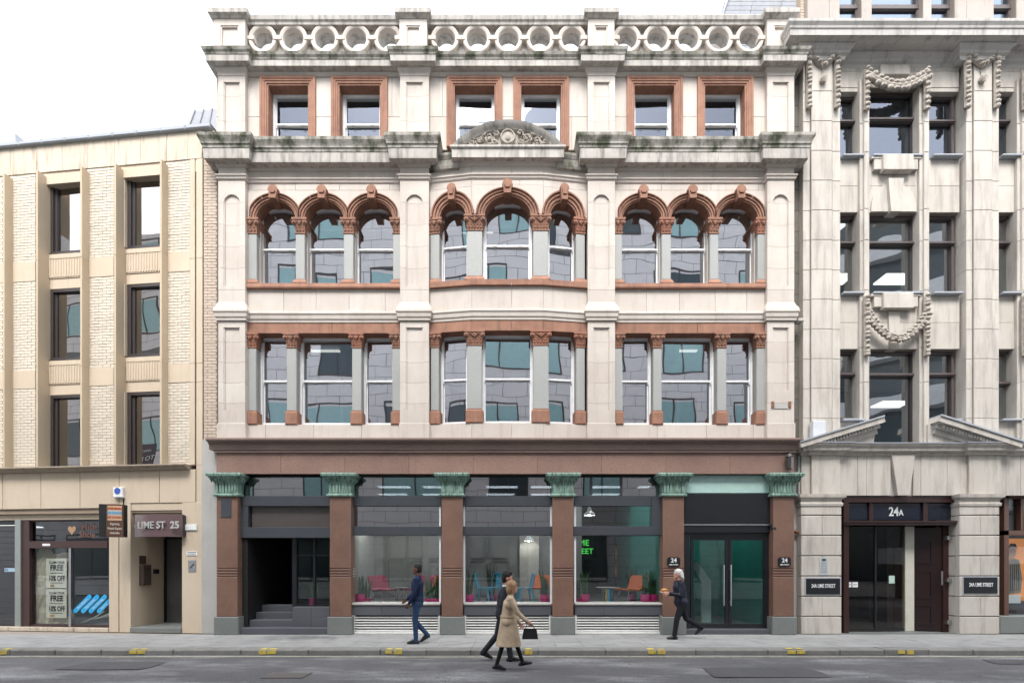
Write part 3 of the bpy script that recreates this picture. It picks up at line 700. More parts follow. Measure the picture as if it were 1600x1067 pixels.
for i in (0, 2):
    ashlar(F, B, BAYS[i][0], BAYS[i][1], 11.752, 12.02, zs=[11.752, 12.02], length=1.25)
for x0, x1 in PIL:
    MB(F).cbox(x0, x1, -.12, .3, 11.752, 12.0, .004).obj('pilaster_stone', 'lime', B)
bed = [(-.3, 11.95), (.03, 11.95), (.045, 11.99), (.10, 12.04), (.10, 12.07), (-.3, 12.07)]
cor = [(-.4, 12.0), (.22, 12.0), (.225, 12.04), (.235, 12.24), (-.4, 12.24)]
cym = [(-.4, 12.243), (.245, 12.243), (.25, 12.30), (.275, 12.33), (.275, 12.36), (.29, 12.40), (.33, 12.48), (.335, 12.55), (.30, 12.56), (-.4, 12.60)]
band('bed_moulding', 'lime', bed, mid='bow')
band('cornice', 'weather', cor, mid='skip'); band('cornice_top', 'moss', cym, mid='skip')
# centre: lowered cornice pieces and curved pediment
PC0, PC1 = X(707, -.38), X(880, -.38)
def cz(zs, dz, k=1): return [(o * k, z + dz) for o, z in zs]
cor2 = [(-.3, 11.90), (.09, 11.90), (.11, 11.96), (.12, 12.10), (-.3, 12.10)]; cym2 = [(-.3, 12.103), (.125, 12.103), (.16, 12.19), (.165, 12.24), (-.3, 12.30)]
for nm, mt, pf in (('cornice', 'moss', cor2), ('cornice_top', 'moss', cym2)):
    MB(F).sweep([(xl, 0), (PC0 + .14, yb * (PC0 + .14 - xl) / (xm0 - xl))], pf).obj(nm, mt, B); MB(F).sweep([(PC1 - .14, yb * (xr - PC1 + .14) / (xr - xm1)), (xr, 0)], pf).obj(nm, mt, B)
MB(F).sweep([(PC0 + .12, 0), (PC0 + .12, -.20), (PC1 - .12, -.20), (PC1 - .12, 0)], [(-.25, 12.02), (.14, 12.02), (.145, 12.22), (.18, 12.25), (.18, 12.30), (-.25, 12.32)]).obj('pediment_base', 'weather', B)
pcx = (PC0 + PC1) / 2; hw = (PC1 - PC0) / 2; ph = .62
rad = (hw * hw + ph * ph) / (2 * ph); pcz = 12.30 - (rad - ph); ang = math.degrees(math.asin(hw / rad))
MB(F).arch(pcx, pcz, [(rad - .17, -.26), (rad - .15, -.30), (rad - .12, -.31), (rad - .10, -.34), (rad - .02, -.37), (rad, -.38), (rad + .01, -.1), (rad - .17, -.1)], 90 - ang, 90 + ang, 36).obj('curved_pediment', 'weather', B, smooth=True)
pl = [(pcx + (rad - .17) * math.sin(R(t)), pcz + (rad - .17) * math.cos(R(t))) for t in [(-ang + 3) + (2 * ang - 6) * k / 24 for k in range(25)]]
pl = [p for p in pl if p[1] > 12.31]; pl = pl + [(pl[-1][0], 12.29), (pl[0][0], 12.29)]
MB(F).prism([pl], -.24, .2).obj('pediment_field', 'carve', B)
m = MB(F)                                             # carved roundel and scrolling leaves
m.tube([(pcx, -.24, 12.57), (pcx, -.30, 12.57)], .19, 20); m.arch(pcx, 12.57, [(.14, -.30), (.155, -.325), (.175, -.325), (.19, -.30)], 0, 360, 24); m.ball((pcx, -.30, 12.57), (.08, .03, .11), 8, 6)
for s in (-1, 1):
    for q, (dx, dz, rr) in enumerate(((.30, .20, .09), (.46, .08, .15), (.72, .02, .12), (.92, -.04, .085), (1.08, -.08, .05), (.31, -.04, .09), (.60, .17, .06), (.85, .09, .05))):
        cx_, cz_ = pcx + s * dx, 12.46 + dz
        for k in range(2):
            a0 = random.uniform(0, 6); pts = []
            for j in range(10):
                a = a0 + j * .62; r_ = rr * (1 - j * .085) * (1 - .25 * k); pts.append((cx_ + r_ * math.cos(a) * s, -.27 - .012 * j * .3 - .02 * k, cz_ + r_ * math.sin(a)))
            m.tube(pts, .022, 6, .008)
        m.ball((cx_, -.28, cz_), (rr * .35, .03, rr * .35), 7, 5)
        for k in range(4): a = random.uniform(0, 6.28); m.ball((cx_ + math.cos(a) * rr * .9, -.26, cz_ + math.sin(a) * rr * .8), (rr * .3, .03, rr * .18), 6, 4)
m.obj('carved_relief', 'carve', B, smooth=True)
# roof-level cornice and parapet
for x0, x1 in PIL:
    MB(F).sweep([(x0, .1), (x0, -.12), (x1, -.12), (x1, .1)], [(-.1, 14.27), (.01, 14.27), (.015, 14.34), (.035, 14.38), (.055, 14.42), (.055, 14.437), (-.1, 14.437)]).obj('pilaster_cap', 'lime', B)
band('bed_moulding', 'lime', [(-.2, 14.36), (.02, 14.36), (.06, 14.42), (.06, 14.45), (-.2, 14.45)])
band('cornice', 'weather', [(-.3, 14.44), (.10, 14.44), (.19, 14.455), (.20, 14.60), (-.3, 14.60)])
band('cornice_top', 'moss', [(-.3, 14.603), (.21, 14.603), (.22, 14.64), (.25, 14.68), (.27, 14.74), (.24, 14.755), (-.3, 14.78)])
ZC0, ZC1 = 14.93, 15.66; RC = 15.32
RCX = [[409.5, 457.5, 507, 556, 606], [695, 745, 794.5, 844, 894], [979.7, 1027.5, 1076, 1124, 1172]]
PED = [(X(334, -.15), X(383, -.15)), (X(624, -.15), X(667, -.15)), (X(919, -.15), X(960, -.15)), (X(1199, -.15), X(1240, -.15))]
for x0, x1 in PED:
    a, b = x0 + .17, x1 - .17; u, v = 14.98, 15.52
    m = MB(F).prism([[(x0, 14.76), (x0, 15.68), (x1, 15.68), (x1, 14.76)], [(a, u), (b, u), (b, v), (a, v)]], -.15, .35)
    m.prism([[(a, u), (a, v), (b, v), (b, u)], [(a + .03, u + .03), (b - .03, u + .03), (b - .03, v - .03), (a + .03, v - .03)]], -.135, .3); m.box(a + .03, b - .03, -.10, .3, u + .03, v - .03)
    pe = m.obj('parapet_pedestal', 'lime', B)
    MB(F).sweep([(x0, .38), (x0, -.15), (x1, -.15), (x1, .38)], [(-.5, 15.68), (.02, 15.68), (.05, 15.71), (.10, 15.74), (.11, 15.84), (.07, 15.88), (-.5, 15.90)]).obj('pedestal_cap', 'weather', pe)
pp = [(PED[0][1], PED[1][0]), (PED[1][1], PED[2][0]), (PED[2][1], PED[3][0])]
for (x0, x1), cs in zip(pp, RCX):
    cxs = [X(c, -.05) for c in cs]
    holes = [[(c + .255 * math.cos(R(-18 * k)), RC + .275 * math.sin(R(-18 * k))) for k in range(20)] for c in cxs]
    MB(F).prism([[(x0, ZC0 - .2), (x0, ZC1), (x1, ZC1), (x1, ZC0 - .2)]] + holes, .06, .34).obj('parapet_panel', 'weather', B)
    MB(F).cbox(x0, x1, -.06, .2, ZC0 - .17, ZC0 + .03).obj('parapet_rail', 'lime', B)
    n = 3
    for k in range(n):
        u, v = x0 + (x1 - x0) * k / n + .002, x0 + (x1 - x0) * (k + 1) / n - .002
        MB(F).sweep([(u, -.04), (v, -.04)], [(-.4, ZC1 - .03), (.03, ZC1 - .03), (.04, ZC1 + .03), (.07, ZC1 + .06), (.085, ZC1 + .15), (.06, ZC1 + .19), (-.42, ZC1 + .21)]).obj('coping', 'weather', B)
    for i, c in enumerate(cxs):
        MB(F).arch(c, RC, [(.258, .05), (.262, -.03), (.30, -.05), (.345, -.05), (.362, -.03), (.362, .08), (.258, .08)], 0, 360, 32, sz=1.04).obj('parapet_ring', 'lime', B, smooth=True)
    for a, b in zip([x0 - .25] + cxs, cxs + [x1 + .25]):
        c = (a + b) / 2; q0, q1 = max(c - .11, x0), min(c + .11, x1)
        if q1 > q0: MB(F).cbox(q0, q1, -.065, .08, RC - .055, RC + .055).obj('ring_block', 'lime', B)
MB(F).box(XA, XB, .1, .4, 14.3, 14.9).obj('parapet_wall', 'weather', B)
# end returns of the building
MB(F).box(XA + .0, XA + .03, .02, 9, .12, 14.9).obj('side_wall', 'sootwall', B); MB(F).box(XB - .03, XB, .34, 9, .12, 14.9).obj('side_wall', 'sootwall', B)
# brown granite cornice and frieze
CE0, CE1 = X(320, -.35), X(1256, -.35)
for a, b in [(CE0 + (CE1 - CE0) * k / 5, CE0 + (CE1 - CE0) * (k + 1) / 5) for k in range(5)]:
    MB(F).sweep([(a + .0015, 0), (b - .0015, 0)], [(-.2, 4.79), (.20, 4.79), (.20, 4.91), (.24, 4.925), (.235, 4.955), (.30, 4.965), (.305, 4.985), (.34, 4.995), (.345, 5.04), (.30, 5.056), (-.2, 5.062)]).obj('granite_cornice', 'brownc', B)
FX0, FX1 = X(338, -.12), X(1241, -.12)
MB(F).box(FX0 + .02, FX1 - .02, -.08, .2, 4.19, 4.80).obj('frieze_core', 'blackm', B)
n = 9
for k in range(n):
    a, b = FX0 + (FX1 - FX0) * k / n, FX0 + (FX1 - FX0) * (k + 1) / n
    MB(F).cbox(a + .002, b - .002, -.12, .0, 4.19, 4.72, .003).obj('frieze_stone', 'frieze', B)
MB(F).box(FX0 - .02, FX1 + .02, -.17, 0, 4.722, 4.79).obj('frieze_moulding', 'brownc', B)
# granite piers with copper capitals
PIER = [(338, 371), (515, 548), (690, 722.7), (863.5, 895.8), (1036, 1069), (1208.3, 1241)]
PX = [(X(a, -.15), X(b, -.15)) for a, b in PIER]
for x0, x1 in PX:
    p = MB(F).cbox(x0, x1, -.15, .16, .575, 1.58, .012); p.cbox(x0, x1, -.15, .16, 1.80, 3.62, .012)
    p.box(x0 + .01, x1 - .01, -.13, .15, 1.58, 1.80)
    for k in range(3): p.cbox(x0, x1, -.15, .15, 1.60 + k * .07, 1.64 + k * .07, .008)
    pr = p.obj('granite_pier', 'brown', B)
    MB(F).cbox(x0 - .045, x1 + .045, -.195, .2, .12, .575, .015).obj('pier_base', 'base', pr)
    m = MB(F)
    m.sweep([(x0, .1), (x0, -.15), (x1, -.15), (x1, .1)], [(-.1, 3.62), (.055, 3.62), (.06, 3.66), (.02, 3.69), (.015, 3.70), (.015, 3.92), (.03, 3.95), (.055, 3.99), (.09, 4.04), (.125, 4.07), (.135, 4.10), (-.1, 4.10)])
    m.sweep([(x0, .1), (x0, -.15), (x1, -.15), (x1, .1)], [(-.1, 4.105), (.165, 4.105), (.175, 4.16), (.16, 4.185), (-.1, 4.185)])
    n = 7
    for k in range(n):
        xx = x0 + (x1 - x0) * (k + .5) / n; m.box(xx - .022, xx + .022, -.185, -.12, 3.71, 3.93); m.ball((xx, -.185, 3.93), (.026, .02, .03), 6, 4)
    n = 11
    for k in range(n):
        xx = x0 - .12 + (x1 - x0 + .24) * (k + .5) / n; m.capsule((xx, -.20, 3.98), (xx, -.28, 4.08), .018, .022, 6)
    for sgn, xs_ in ((-1, x0), (1, x1)):
        for k in range(4): m.capsule((xs_ + sgn * .05, -.12 + .06 * k, 3.98), (xs_ + sgn * .125, -.12 + .06 * k, 4.08), .018, .022, 6)
    m.obj('copper_capital', 'copper', pr)
# ------------------------------------------------------------------ shopfronts
def member(name, mat, a, b, yt, ybm, w=.04, d=.12, par=None):
    return MB(F).cbox(X(a, w), X(b, w), w, w + d, Z(ybm, w), Z(yt, w), .006).obj(name, mat, par or B)
def pane(name, mat, a, b, yt, ybm, w, par=None, th=.012):
    return MB(F).box(X(a, w), X(b, w), w, w + th, Z(ybm, w), Z(yt, w)).obj(name, mat, par or B)
GL = .16
# bay windows 2, 3 and 4
def shopwin(a, b, mat_t='glasst'):
    w0, w1 = a - 2, b + 2
    s = MB(F).box(X(w0, .05), X(w1, .05), .03, .13, Z(790, .03), Z(774.5, .03)).obj('shop_window', 'steel', B)
    for yt, yb_, w in ((822, 836, -.01),): MB(F).cbox(X(w0, w), X(w1, w), w, .13, Z(yb_, w), Z(yt, w)).obj('window_beam', 'steel', s)
    pane('transom_pane', mat_t, a - 2, b + 2, 744, 777, .12, s)
    pane('upper_pane', 'glasst' if a < 800 else 'glasss', a - 2, b + 2, 788, 824, .12, s)
    pane('shop_pane', 'glasss', a - 2, b + 2, 832, 944, GL, s)
    for u in (a - 1, b - 1.5): MB(F).box(X(u, .1), X(u, .1) + .045, .06, .15, Z(943, .1), Z(836, .1)).obj('window_jamb', 'white', s)
    for u in (a - 1, b - 1.5): MB(F).box(X(u, .1), X(u, .1) + .045, .06, .115, Z(823, .1), Z(789, .1)).obj('window_jamb', 'white', s)
    MB(F).cbox(X(a, 0), X(b, 0), -.06, .5, .86, .915, .01).obj('shop_sill', 'lt_in' if 0 else 'conc', s)
    for k in range(3):
        u, v = X(a, 0) + (X(b, 0) - X(a, 0)) * k / 3, X(a, 0) + (X(b, 0) - X(a, 0)) * (k + 1) / 3
        MB(F).cbox(u + .002, v - .002, -.03, .4, .60, .858, .006).obj('sill_slab', 'slatef', s)
    g = MB(F).box(X(a, 0), X(b, 0), .12, .14, .12, .60).obj('vent_grille', 'blackm', s)
    for k in range(6):
        z = .205 + k * .066
        MB(F).add([(X(a), -.01, z), (X(b), -.01, z), (X(b), .05, z + .034), (X(a), .05, z + .034), (X(a), .0, z - .006), (X(b), .0, z - .006), (X(b), .06, z + .028), (X(a), .06, z + .028)],
                  [(0, 1, 2, 3), (4, 7, 6, 5), (0, 4, 5, 1), (3, 2, 6, 7), (0, 3, 7, 4), (1, 5, 6, 2)]).obj('louvre_slat', 'louv', g)
    MB(F).cbox(X(a), X(b), -.03, .12, .12, .185, .008).obj('grille_base', 'louv', g)
    for xx in (X(a), X(b) - .05): MB(F).box(xx, xx + .05, -.02, .12, .18, .60).obj('grille_post', 'louv', g)
    return s
shopwin(551, 688); shopwin(725, 861)
s4 = shopwin(898, 1034)
for u in (922, 969): MB(F).box(X(u, .09), X(u, .09) + .06, .08, .12, Z(773, .09), Z(745, .09)).obj('transom_bar', 'steel', s4)
member('box_frame_end', 'steel', 1019, 1035, 775, 835.5, -.02, .16, s4)
# bay 1: recessed entrance with steps
e1 = MB(F).cbox(X(371), X(516), -.01, .13, Z(790.5, 0), Z(774.5, 0)).obj('entrance_frame', 'steel', B)
MB(F).cbox(X(371), X(516), -.012, .13, Z(840, 0), Z(823.5, 0)).obj('frame_beam', 'steel', e1)
MB(F).box(X(371), X(388), -.008, .12, Z(823.5, 0), Z(790.5, 0)).obj('frame_post', 'steel', e1)
pane('transom_pane', 'glasst', 377, 517, 744, 777, .12, e1)
MB(F).box(X(390), X(516), .10, .12, Z(824, .1), Z(790, .1)).obj('sign_panel', plain('bronze_panel', (.075, .064, .058), .3), e1)
MB(F).box(X(371), X(385), .06, 2.4, .12, 3.0).obj('lobby_wall', 'blackm', B)
MB(F).box(X(371), X(465, 2.4), 2.4, 2.5, .12, 3.2).obj('lobby_wall', 'blackm', B)
MB(F).box(X(375), X(516), .1, 3.2, 2.68, 2.74).obj('lobby_ceiling', 'blackm', B)
MB(F).box(X(395, 1.6), X(404, 1.6), 1.5, 1.6, .8, 2.68).obj('lobby_mullion', 'steel', B)
st = MB(F).cbox(X(371, -.1), X(514, -.1), -.12, .2, .12, .29, .01).obj('entrance_step', 'slatef', B)
MB(F).cbox(X(378, .15), X(458, .15), .15, .5, .12, .46, .01).obj('entrance_step', 'slatef', B)
MB(F).cbox(X(388, .45), X(458, .45), .45, .8, .12, .63, .01).obj('entrance_step', 'slatef', B)
MB(F).cbox(X(404, .75), X(458, .75), .75, 1.1, .12, .80, .01).obj('entrance_step', 'slatef', B)
xs = [X(457, .1), X(486, .1), X(515, .1)]
for a, b in zip(xs, xs[1:]):
    for z0, z1 in ((.29, .52), (.524, .80)): MB(F).cbox(a + .002, b - .002, .1, .5, z0, z1, .006).obj('plinth_slab', 'slatef', B)
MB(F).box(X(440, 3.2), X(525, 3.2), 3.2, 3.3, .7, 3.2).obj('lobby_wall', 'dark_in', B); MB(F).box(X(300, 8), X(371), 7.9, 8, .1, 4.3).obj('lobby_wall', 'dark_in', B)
d1 = MB(F).box(X(457, .3), X(464, .3), .28, .36, .8, 2.68).box(X(457, .3), X(515, .3), .285, .355, 2.58, 2.68).box(X(457, .3), X(515, .3), .285, .355, .8, .84).box(X(490, .3), X(493, .3), .285, .355, .84, 2.58).box(X(457, .3), X(515, .3), .287, .353, 2.13, 2.16).obj('entrance_glazing', 'black', B)
pane('side_pane', 'glassd', 463, 515, 836, 946, .32, d1)
# bay 5: number 24 double doors
MB(F).cbox(X(1070), X(1208), .02, .14, Z(770, 0), Z(741.5, 0)).obj('light_panel', 'aqua', B)
MB(F).cbox(X(1070), X(1208), .0, .14, Z(818, 0), Z(771, 0)).obj('dark_fascia', 'black', B)
MB(F).box(X(1068), X(1208), -.01, .14, Z(820.5, 0), Z(818.5, 0)).obj('fascia_trim', 'silver', B)
MB(F).cbox(X(1067), X(1210), .01, .14, Z(832, 0), Z(821, 0)).obj('door_header', 'black', B)
dz0, dz1 = .25, Z(832, 0)
df = MB(F).box(X(1070), X(1079), .06, .16, dz0, dz1).box(X(1197), X(1209), .06, .16, dz0, dz1).box(X(1079), X(1197), .062, .158, dz1 - .1, dz1).obj('door_frame', 'black', B)
for a, b, hx in ((1079, 1137.5, 1131), (1138, 1197, 1142)):
    x0, x1 = X(a, .1), X(b, .1); t = .075
    d = MB(F).box(x0, x0 + t, .08, .13, dz0 + .02, dz1 - .1).box(x1 - t, x1, .08, .13, dz0 + .02, dz1 - .1).box(x0 + t, x1 - t, .082, .128, dz1 - .19, dz1 - .1).box(x0 + t, x1 - t, .082, .128, dz0 + .02, dz0 + .12).obj('glass_door', 'black', df)
    MB(F).box(x0 + t - .01, x1 - t + .01, .10, .112, dz0 + .1, dz1 - .17).obj('door_pane', 'glassd', d)
    hxx = X(hx, .02); h = MB(F).tube([(hxx, .02, Z(946, 0)), (hxx, .02, Z(882, 0))], .018, 8)
    for zz in (Z(940, 0), Z(889, 0)): h.tube([(hxx, .02, zz), (hxx, .09, zz)], .012, 6)
    h.obj('door_handle', 'silver', d)
MB(F).cbox(X(1070, -.08), X(1209, -.08), -.10, .5, .12, .25, .012).obj('door_step', 'slatef', B)
# party strip left of the shopfront, recess strip to the right
ashlar(F, B, X(314), X(339), .12, 5.1, zs=[.12, 5.1], length=2, y=.02, mat='conc')
ashlar(F, B, X(1241), X(1258), .12, 5.1, zs=[.12, 1.4, 2.8, 4.1, 5.1], length=2, y=.10, mat='conc')
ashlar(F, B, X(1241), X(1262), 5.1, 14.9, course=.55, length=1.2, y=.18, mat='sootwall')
# brick margin on the party wall, left
def bricks(F, par, x0, x1, z0, z1, y, bw=.215, bh=.066, gap=.009, mat='brick', core=True, seps=None, sel=None, nm='brick'):
    if core: MB(F).box(x0, x1, y + .008, y + .2, z0, z1).obj('brick_backing', 'brickm', par)
    res = []; nr = max(1, round((z1 - z0) / (bh + gap))); ph = (z1 - z0) / nr
    for r in range(nr):
        off = (bw / 2 if r % 2 else 0); k = x0 - off
        while k < x1 - .02:
            a, b = max(k, x0), min(k + bw, x1)
            if b - a > .05: res.append((a + gap / 2, b - gap / 2, z0 + r * ph + gap / 2, z0 + (r + 1) * ph - gap / 2))
            k += bw + gap * .0 + .0
    return res
def one_brick_mesh(w, h, mat):
    return MB().cbox(0, w, 0, .05, 0, h, .004)
def lay(F, par, res, y, mat, nsingle, nm='brick'):
    cache = {}; rest = MB(F); random.shuffle(res); res.sort(key=lambda q: -q[5] if len(q) > 5 else 0)
    for i, q in enumerate(res):
        a, b, c, d = q[:4]; yy = y + random.uniform(-.003, .003)
        if i < nsingle:
            key = (round(b - a, 3), round(d - c, 3))
            if key not in cache:
                o = MB().cbox(0, key[0], 0, .05, 0, key[1], .004); me = bpy.data.meshes.new(nm); me.from_pydata(o.v, [], o.f); me.materials.append(M[mat]); cache[key] = me
            w = F.world((a, yy, c)); piece(nm, cache[key], par, w, F.a)
        else: rest.cbox(a, b, yy, yy + .05, c, d, .004)
    if rest.v: rest.obj(nm + '_field', mat, par, kind='stuff')
pb = bricks(F, B, X(316), X(338.2), 5.10, 12.9, .05)
lay(F, B, pb, .05, 'pbrick', 150)
# rooms behind the upper windows
room = MB()
for z in (5.0, 8.5, 12.1, 15.0): room.box(XA + .1, XB - .1, .9, 6, z - .12, z)
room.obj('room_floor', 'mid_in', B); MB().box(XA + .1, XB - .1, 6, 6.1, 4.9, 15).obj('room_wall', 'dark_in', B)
for px in (505, 650, 940, 1080): MB().box(X(px), X(px) + .12, 1.2, 6, 5.0, 14.9).obj('room_partition', 'mid_in', B)
for a, b, z in ((485, 530, 8.32), (1050, 1090, 8.32), (560, 590, 11.9), (720, 770, 11.9)):
    MB().box(X(a, 2), X(b, 2), 2.0, 2.12, z - .03, z).obj('ceiling_strip', 'lamp3', B)
MB().box(XA - .2, XB + .5, .5, 9, 14.95, 15.05).obj('roof_deck', 'lead', B)
# ------------------------------------------------------------------ tan building on the left, set at a slight angle
L = Frame(W0.X(335, .05), .05, R(-5.5))
T = thing('tan_office_building', 'tan stone and cream brick office block with tall dark windows between projecting fins', 'building', (L.o.x, L.o.y, 0))
def LX(px, w=0): return L.X(px, w)
def LZ(py, w=0, px=278): return L.Z(py, w, px)
UE = LX(-70)
zc1, zb1, zs1, zb2, zs2, zb3, zl = LZ(206), LZ(252), LZ(394), LZ(425), LZ(569), LZ(598), LZ(727)
# brick panels and the stone bands between them
BP = [(-60, 5), (14, 55.5), (136, 178), (259, 297)]
allb = []
for a, b in BP:
    x0, x1 = LX(a), LX(b)
    for u, v in ((zs1, zb1), (zs2, zb2), (zl, zb3)):
        if b > 0: allb += bricks(L, T, x0, x1, u, v, 0, bw=.225, bh=.068)
        else: allb += [q for q in bricks(L, T, x0, x1, u, v, 0, bw=.225, bh=.068) if q[0] > LX(-8)]
    for u, v in ((zb2, zs1), (zb3, zs2)): MB(L).cbox(x0, x1, -.01, .2, u + .002, v - .002, .004).obj('band_stone', 'tan', T)
allb = [q + (0, q[0] > LX(110) and q[2] > 0) for q in allb]
lay(L, T, allb, 0, 'brick', 300)
# fins and window bays
FIN = [(4, 15), (56, 67.5), (125, 136.5), (178, 189), (249.5, 259.5)]
zft = LZ(252, -.2, 250) + .05; zfb = zl
fz = [zfb, LZ(570, 0), LZ(400, 0), zft]
for a, b in FIN:
    x0 = LX(a, -.2)
    for u, v in zip(fz, fz[1:]):
        MB(L).cbox(x0, x0 + .055, -.2, .35, u + .002, v - .002, .006).obj('stone_fin', 'tanfin', T)
WIN = [(-60, 4, 0), (67.5, 125, 1), (189, 249.5, 1)]
ww = .13
rows = [(LZ(271, ww, 225), LZ(388, ww, 225)), (LZ(444.5, ww, 225), LZ(557, ww, 225)), (LZ(613, ww, 225), LZ(731, ww, 225))]
for a, b, vis in WIN:
    x0, x1 = LX(a, 0) - .02, LX(b, -.2) + .03
    for r, (zt, z0) in enumerate(rows):
        znext = rows[r - 1][1] if r else zc1
        xi = LX({67.5: 79, 189: 200}.get(a, a), ww)
        MB(L).cbox(x0 + .02, xi, .03, .4, z0, zt + .0, .01).obj('window_jamb', 'tan', T)
        MB(L).box(x0 + .02, x1, .24, .6, zt + .28, znext - .02).obj('wall_backing', 'tan', T)
        MB(L).cbox(x0 + .02, x1, .10, .4, zt, zt + .28, .01).obj('lintel_stone', 'tan', T)
        if r:
            MB(L).cbox(x0 + .02, x1, .07, .4, znext - .16, znext - .02, .01).obj('sill_stone', 'tan', T)
            g = MB(L); n = 17
            for k in range(n):
                c0 = x0 + .02 + (x1 - x0 - .02) * k / n; wd = (x1 - x0 - .02) / n
                g.cbox(c0, c0 + wd * .62, .065, .3, zt + .30, znext - .165, .012)
            g.box(x0 + .02, x1, .085, .3, zt + .28, znext - .162); g.obj('ribbed_panel', 'tan', T)
        fr = .07
        w = MB(L); w.box(xi, xi + .1, ww - .02, ww + .10, z0, zt); w.box(xi + .1, xi + .17, ww + .03, ww + .10, z0 + fr, zt - fr); w.box(x1 - .1, x1, ww - .02, ww + .1, z0, zt); w.box(xi + .1, x1 - .1, ww - .018, ww + .098, zt - fr, zt); w.box(xi + .1, x1 - .1, ww - .018, ww + .098, z0, z0 + fr)
        wo = w.obj('window', 'dfr', T)
        t = random.uniform(-.012, .012)
        MB(L).add([(xi + .1, ww + .06 + t, z0 + fr), (x1 - .1, ww + .06 - t, z0 + fr), (x1 - .1, ww + .06 - t, zt - fr), (xi + .1, ww + .06 + t, zt - fr)], [(0, 1, 2, 3)]).obj('pane', 'glassl', wo)
        MB(L).box(xi - .06, x1, ww - .06, ww + .1, z0 - .035, z0).obj('metal_sill', 'dfr', wo)
# top band, coping, end pier
xs = [LX(p) for p in (-70, -24, 17, 58, 98, 138, 180, 220, 261, 294)] + [LX(316)]
for a, b in zip(xs, xs[1:]): MB(L).cbox(a + .003, b - .003, -.015, .3, zb1 + .01, zc1 - .04, .004).obj('fascia_stone', 'tantop', T)
MB(L).box(UE, LX(316), .01, .4, zb1 - .3, zc1).obj('parapet_core', 'tan', T)
cxs = [UE + (LX(332) - UE) * k / 11 for k in range(12)]
for a, b in zip(cxs, cxs[1:]): MB(L).cbox(a + .002, b - .002, -.10, .6, zc1 - .04, zc1 + .075, .02).obj('coping_sheet', 'lead', T)
ashlar(L, T, LX(297), LX(305), zl, zb1 + .005, zs=[zl, zb3, zs2, zs1 - .2, zb1 + .005], length=2, y=-.012, mat='tan', core='brickm')
ashlar(L, T, LX(307), LX(317), LZ(790), zb1 + .005, zs=[LZ(790), zl, zb3, zs2, zs1 - .2, zb1 + .005], length=2, y=-.012, mat='tan', core='brickm')
MB(L).box(LX(304), LX(318), .06, .35, LZ(790), zc1 - .05).obj('pier_core', 'brickm', T)
MB(L).cbox(LX(314), LX(334), .02, .4, LZ(212), zc1 - .04, .004).obj('fascia_stone', 'tantop', T)
# roof pieces above the coping
zt2 = L.Z(172, 2.2, 320); xq = [LX(280, .6), LX(338, .6), LX(345, 2.2), LX(305, 2.2)]
rl = MB(L).add([(xq[0], .6, zc1), (xq[1], .6, zc1), (xq[2], 2.2, zt2), (xq[3], 2.2, zt2), (xq[0] - .3, 2.2, zc1), (xq[2], 2.3, zc1)], [(0, 1, 2, 3), (0, 3, 4), (1, 5, 2), (0, 4, 5, 1), (2, 5, 4, 3)]).obj('roof_light', plain('dull_lead', (.17, .18, .20), .6), T)
for k in range(4):
    f = k / 3; MB(L).tube([(xq[0] + (xq[1] - xq[0]) * f, .58, zc1), (xq[3] + (xq[2] - xq[3]) * f, 2.18, zt2 + .01)], .03, 6).obj('roof_rib', 'slate', rl)
MB(L).box(LX(-60, 2), LX(24, 2), 2, 3, zc1 - .2, L.Z(210, 2, 10)).obj('roof_upstand', 'lead', T)
MB(L).box(UE, LX(330), .5, 9, zc1 - .3, zc1 - .2).obj('roof_deck', 'lead', T)
MB(L).box(UE - 9, LX(318) + .3, 5, 5.1, 4, zc1 - .3).obj('room_wall', 'dark_in', T)
for z in (zl - .1, zs2, zs1): MB(L).box(UE - 6, LX(318) + .3, .7, 5, z - .1, z).obj('room_floor', 'mid_in', T)
# ledge and stone fascia under it
MB(L).sweep([(UE, 0), (LX(298), 0)], [(-.3, zl - .12), (.10, zl - .12), (.12, zl - .07), (.22, zl - .03), (.22, zl), (-.3, zl + .005)]).obj('ledge', stone('dark_ledge', (.38, .32, .25), rnd=0, streak=.6), T)
zg = LZ(792)
xs = [LX(p) for p in (-60, 5, 65, 126, 187)]
for a, b in zip(xs, xs[1:]): MB(L).cbox(a + .006, b - .006, -.02, .3, zg, zl - .12, .006).obj('panel_stone', 'tan', T)
MB(L).cbox(LX(187) + .006, LX(250) - .006, -.02, .3, LZ(785), zl - .12, .006).obj('panel_stone', 'tan', T)
MB(L).cbox(LX(250) + .006, LX(306), -.02, .3, LZ(785), zl - .12, .006).obj('panel_stone', 'tan', T)
MB(L).box(UE, LX(306), .02, .4, LZ(800), zl - .1).obj('panel_core', 'brickm', T)
MB(L).cbox(UE, LX(170), .04, .4, LZ(800), zg, .006).obj('lintel_stone', 'tan', T); MB(L).cbox(UE, LX(170), .10, .4, LZ(809), LZ(800), .006).obj('lintel_stone', 'tan', T)
zk = LZ(990); PZ = .12
for a, b in ((171, 186), (187, 205)): MB(L).cbox(LX(a) + .003, LX(b) - .001, -.02, .5, PZ, LZ(785), .008).obj('pier_stone', 'tan', T)
MB(L).cbox(LX(285), LX(317), -.02, .5, PZ, LZ(785), .008).obj('pier_stone', 'tan', T)
MB(L).cbox(LX(205), LX(285), .0, .5, LZ(797), LZ(785), .008).obj('lintel_stone', 'tan', T)
MB(L).cbox(LX(205), LX(285), .08, .5, LZ(806), LZ(797), .008).obj('lintel_stone', 'tan', T)
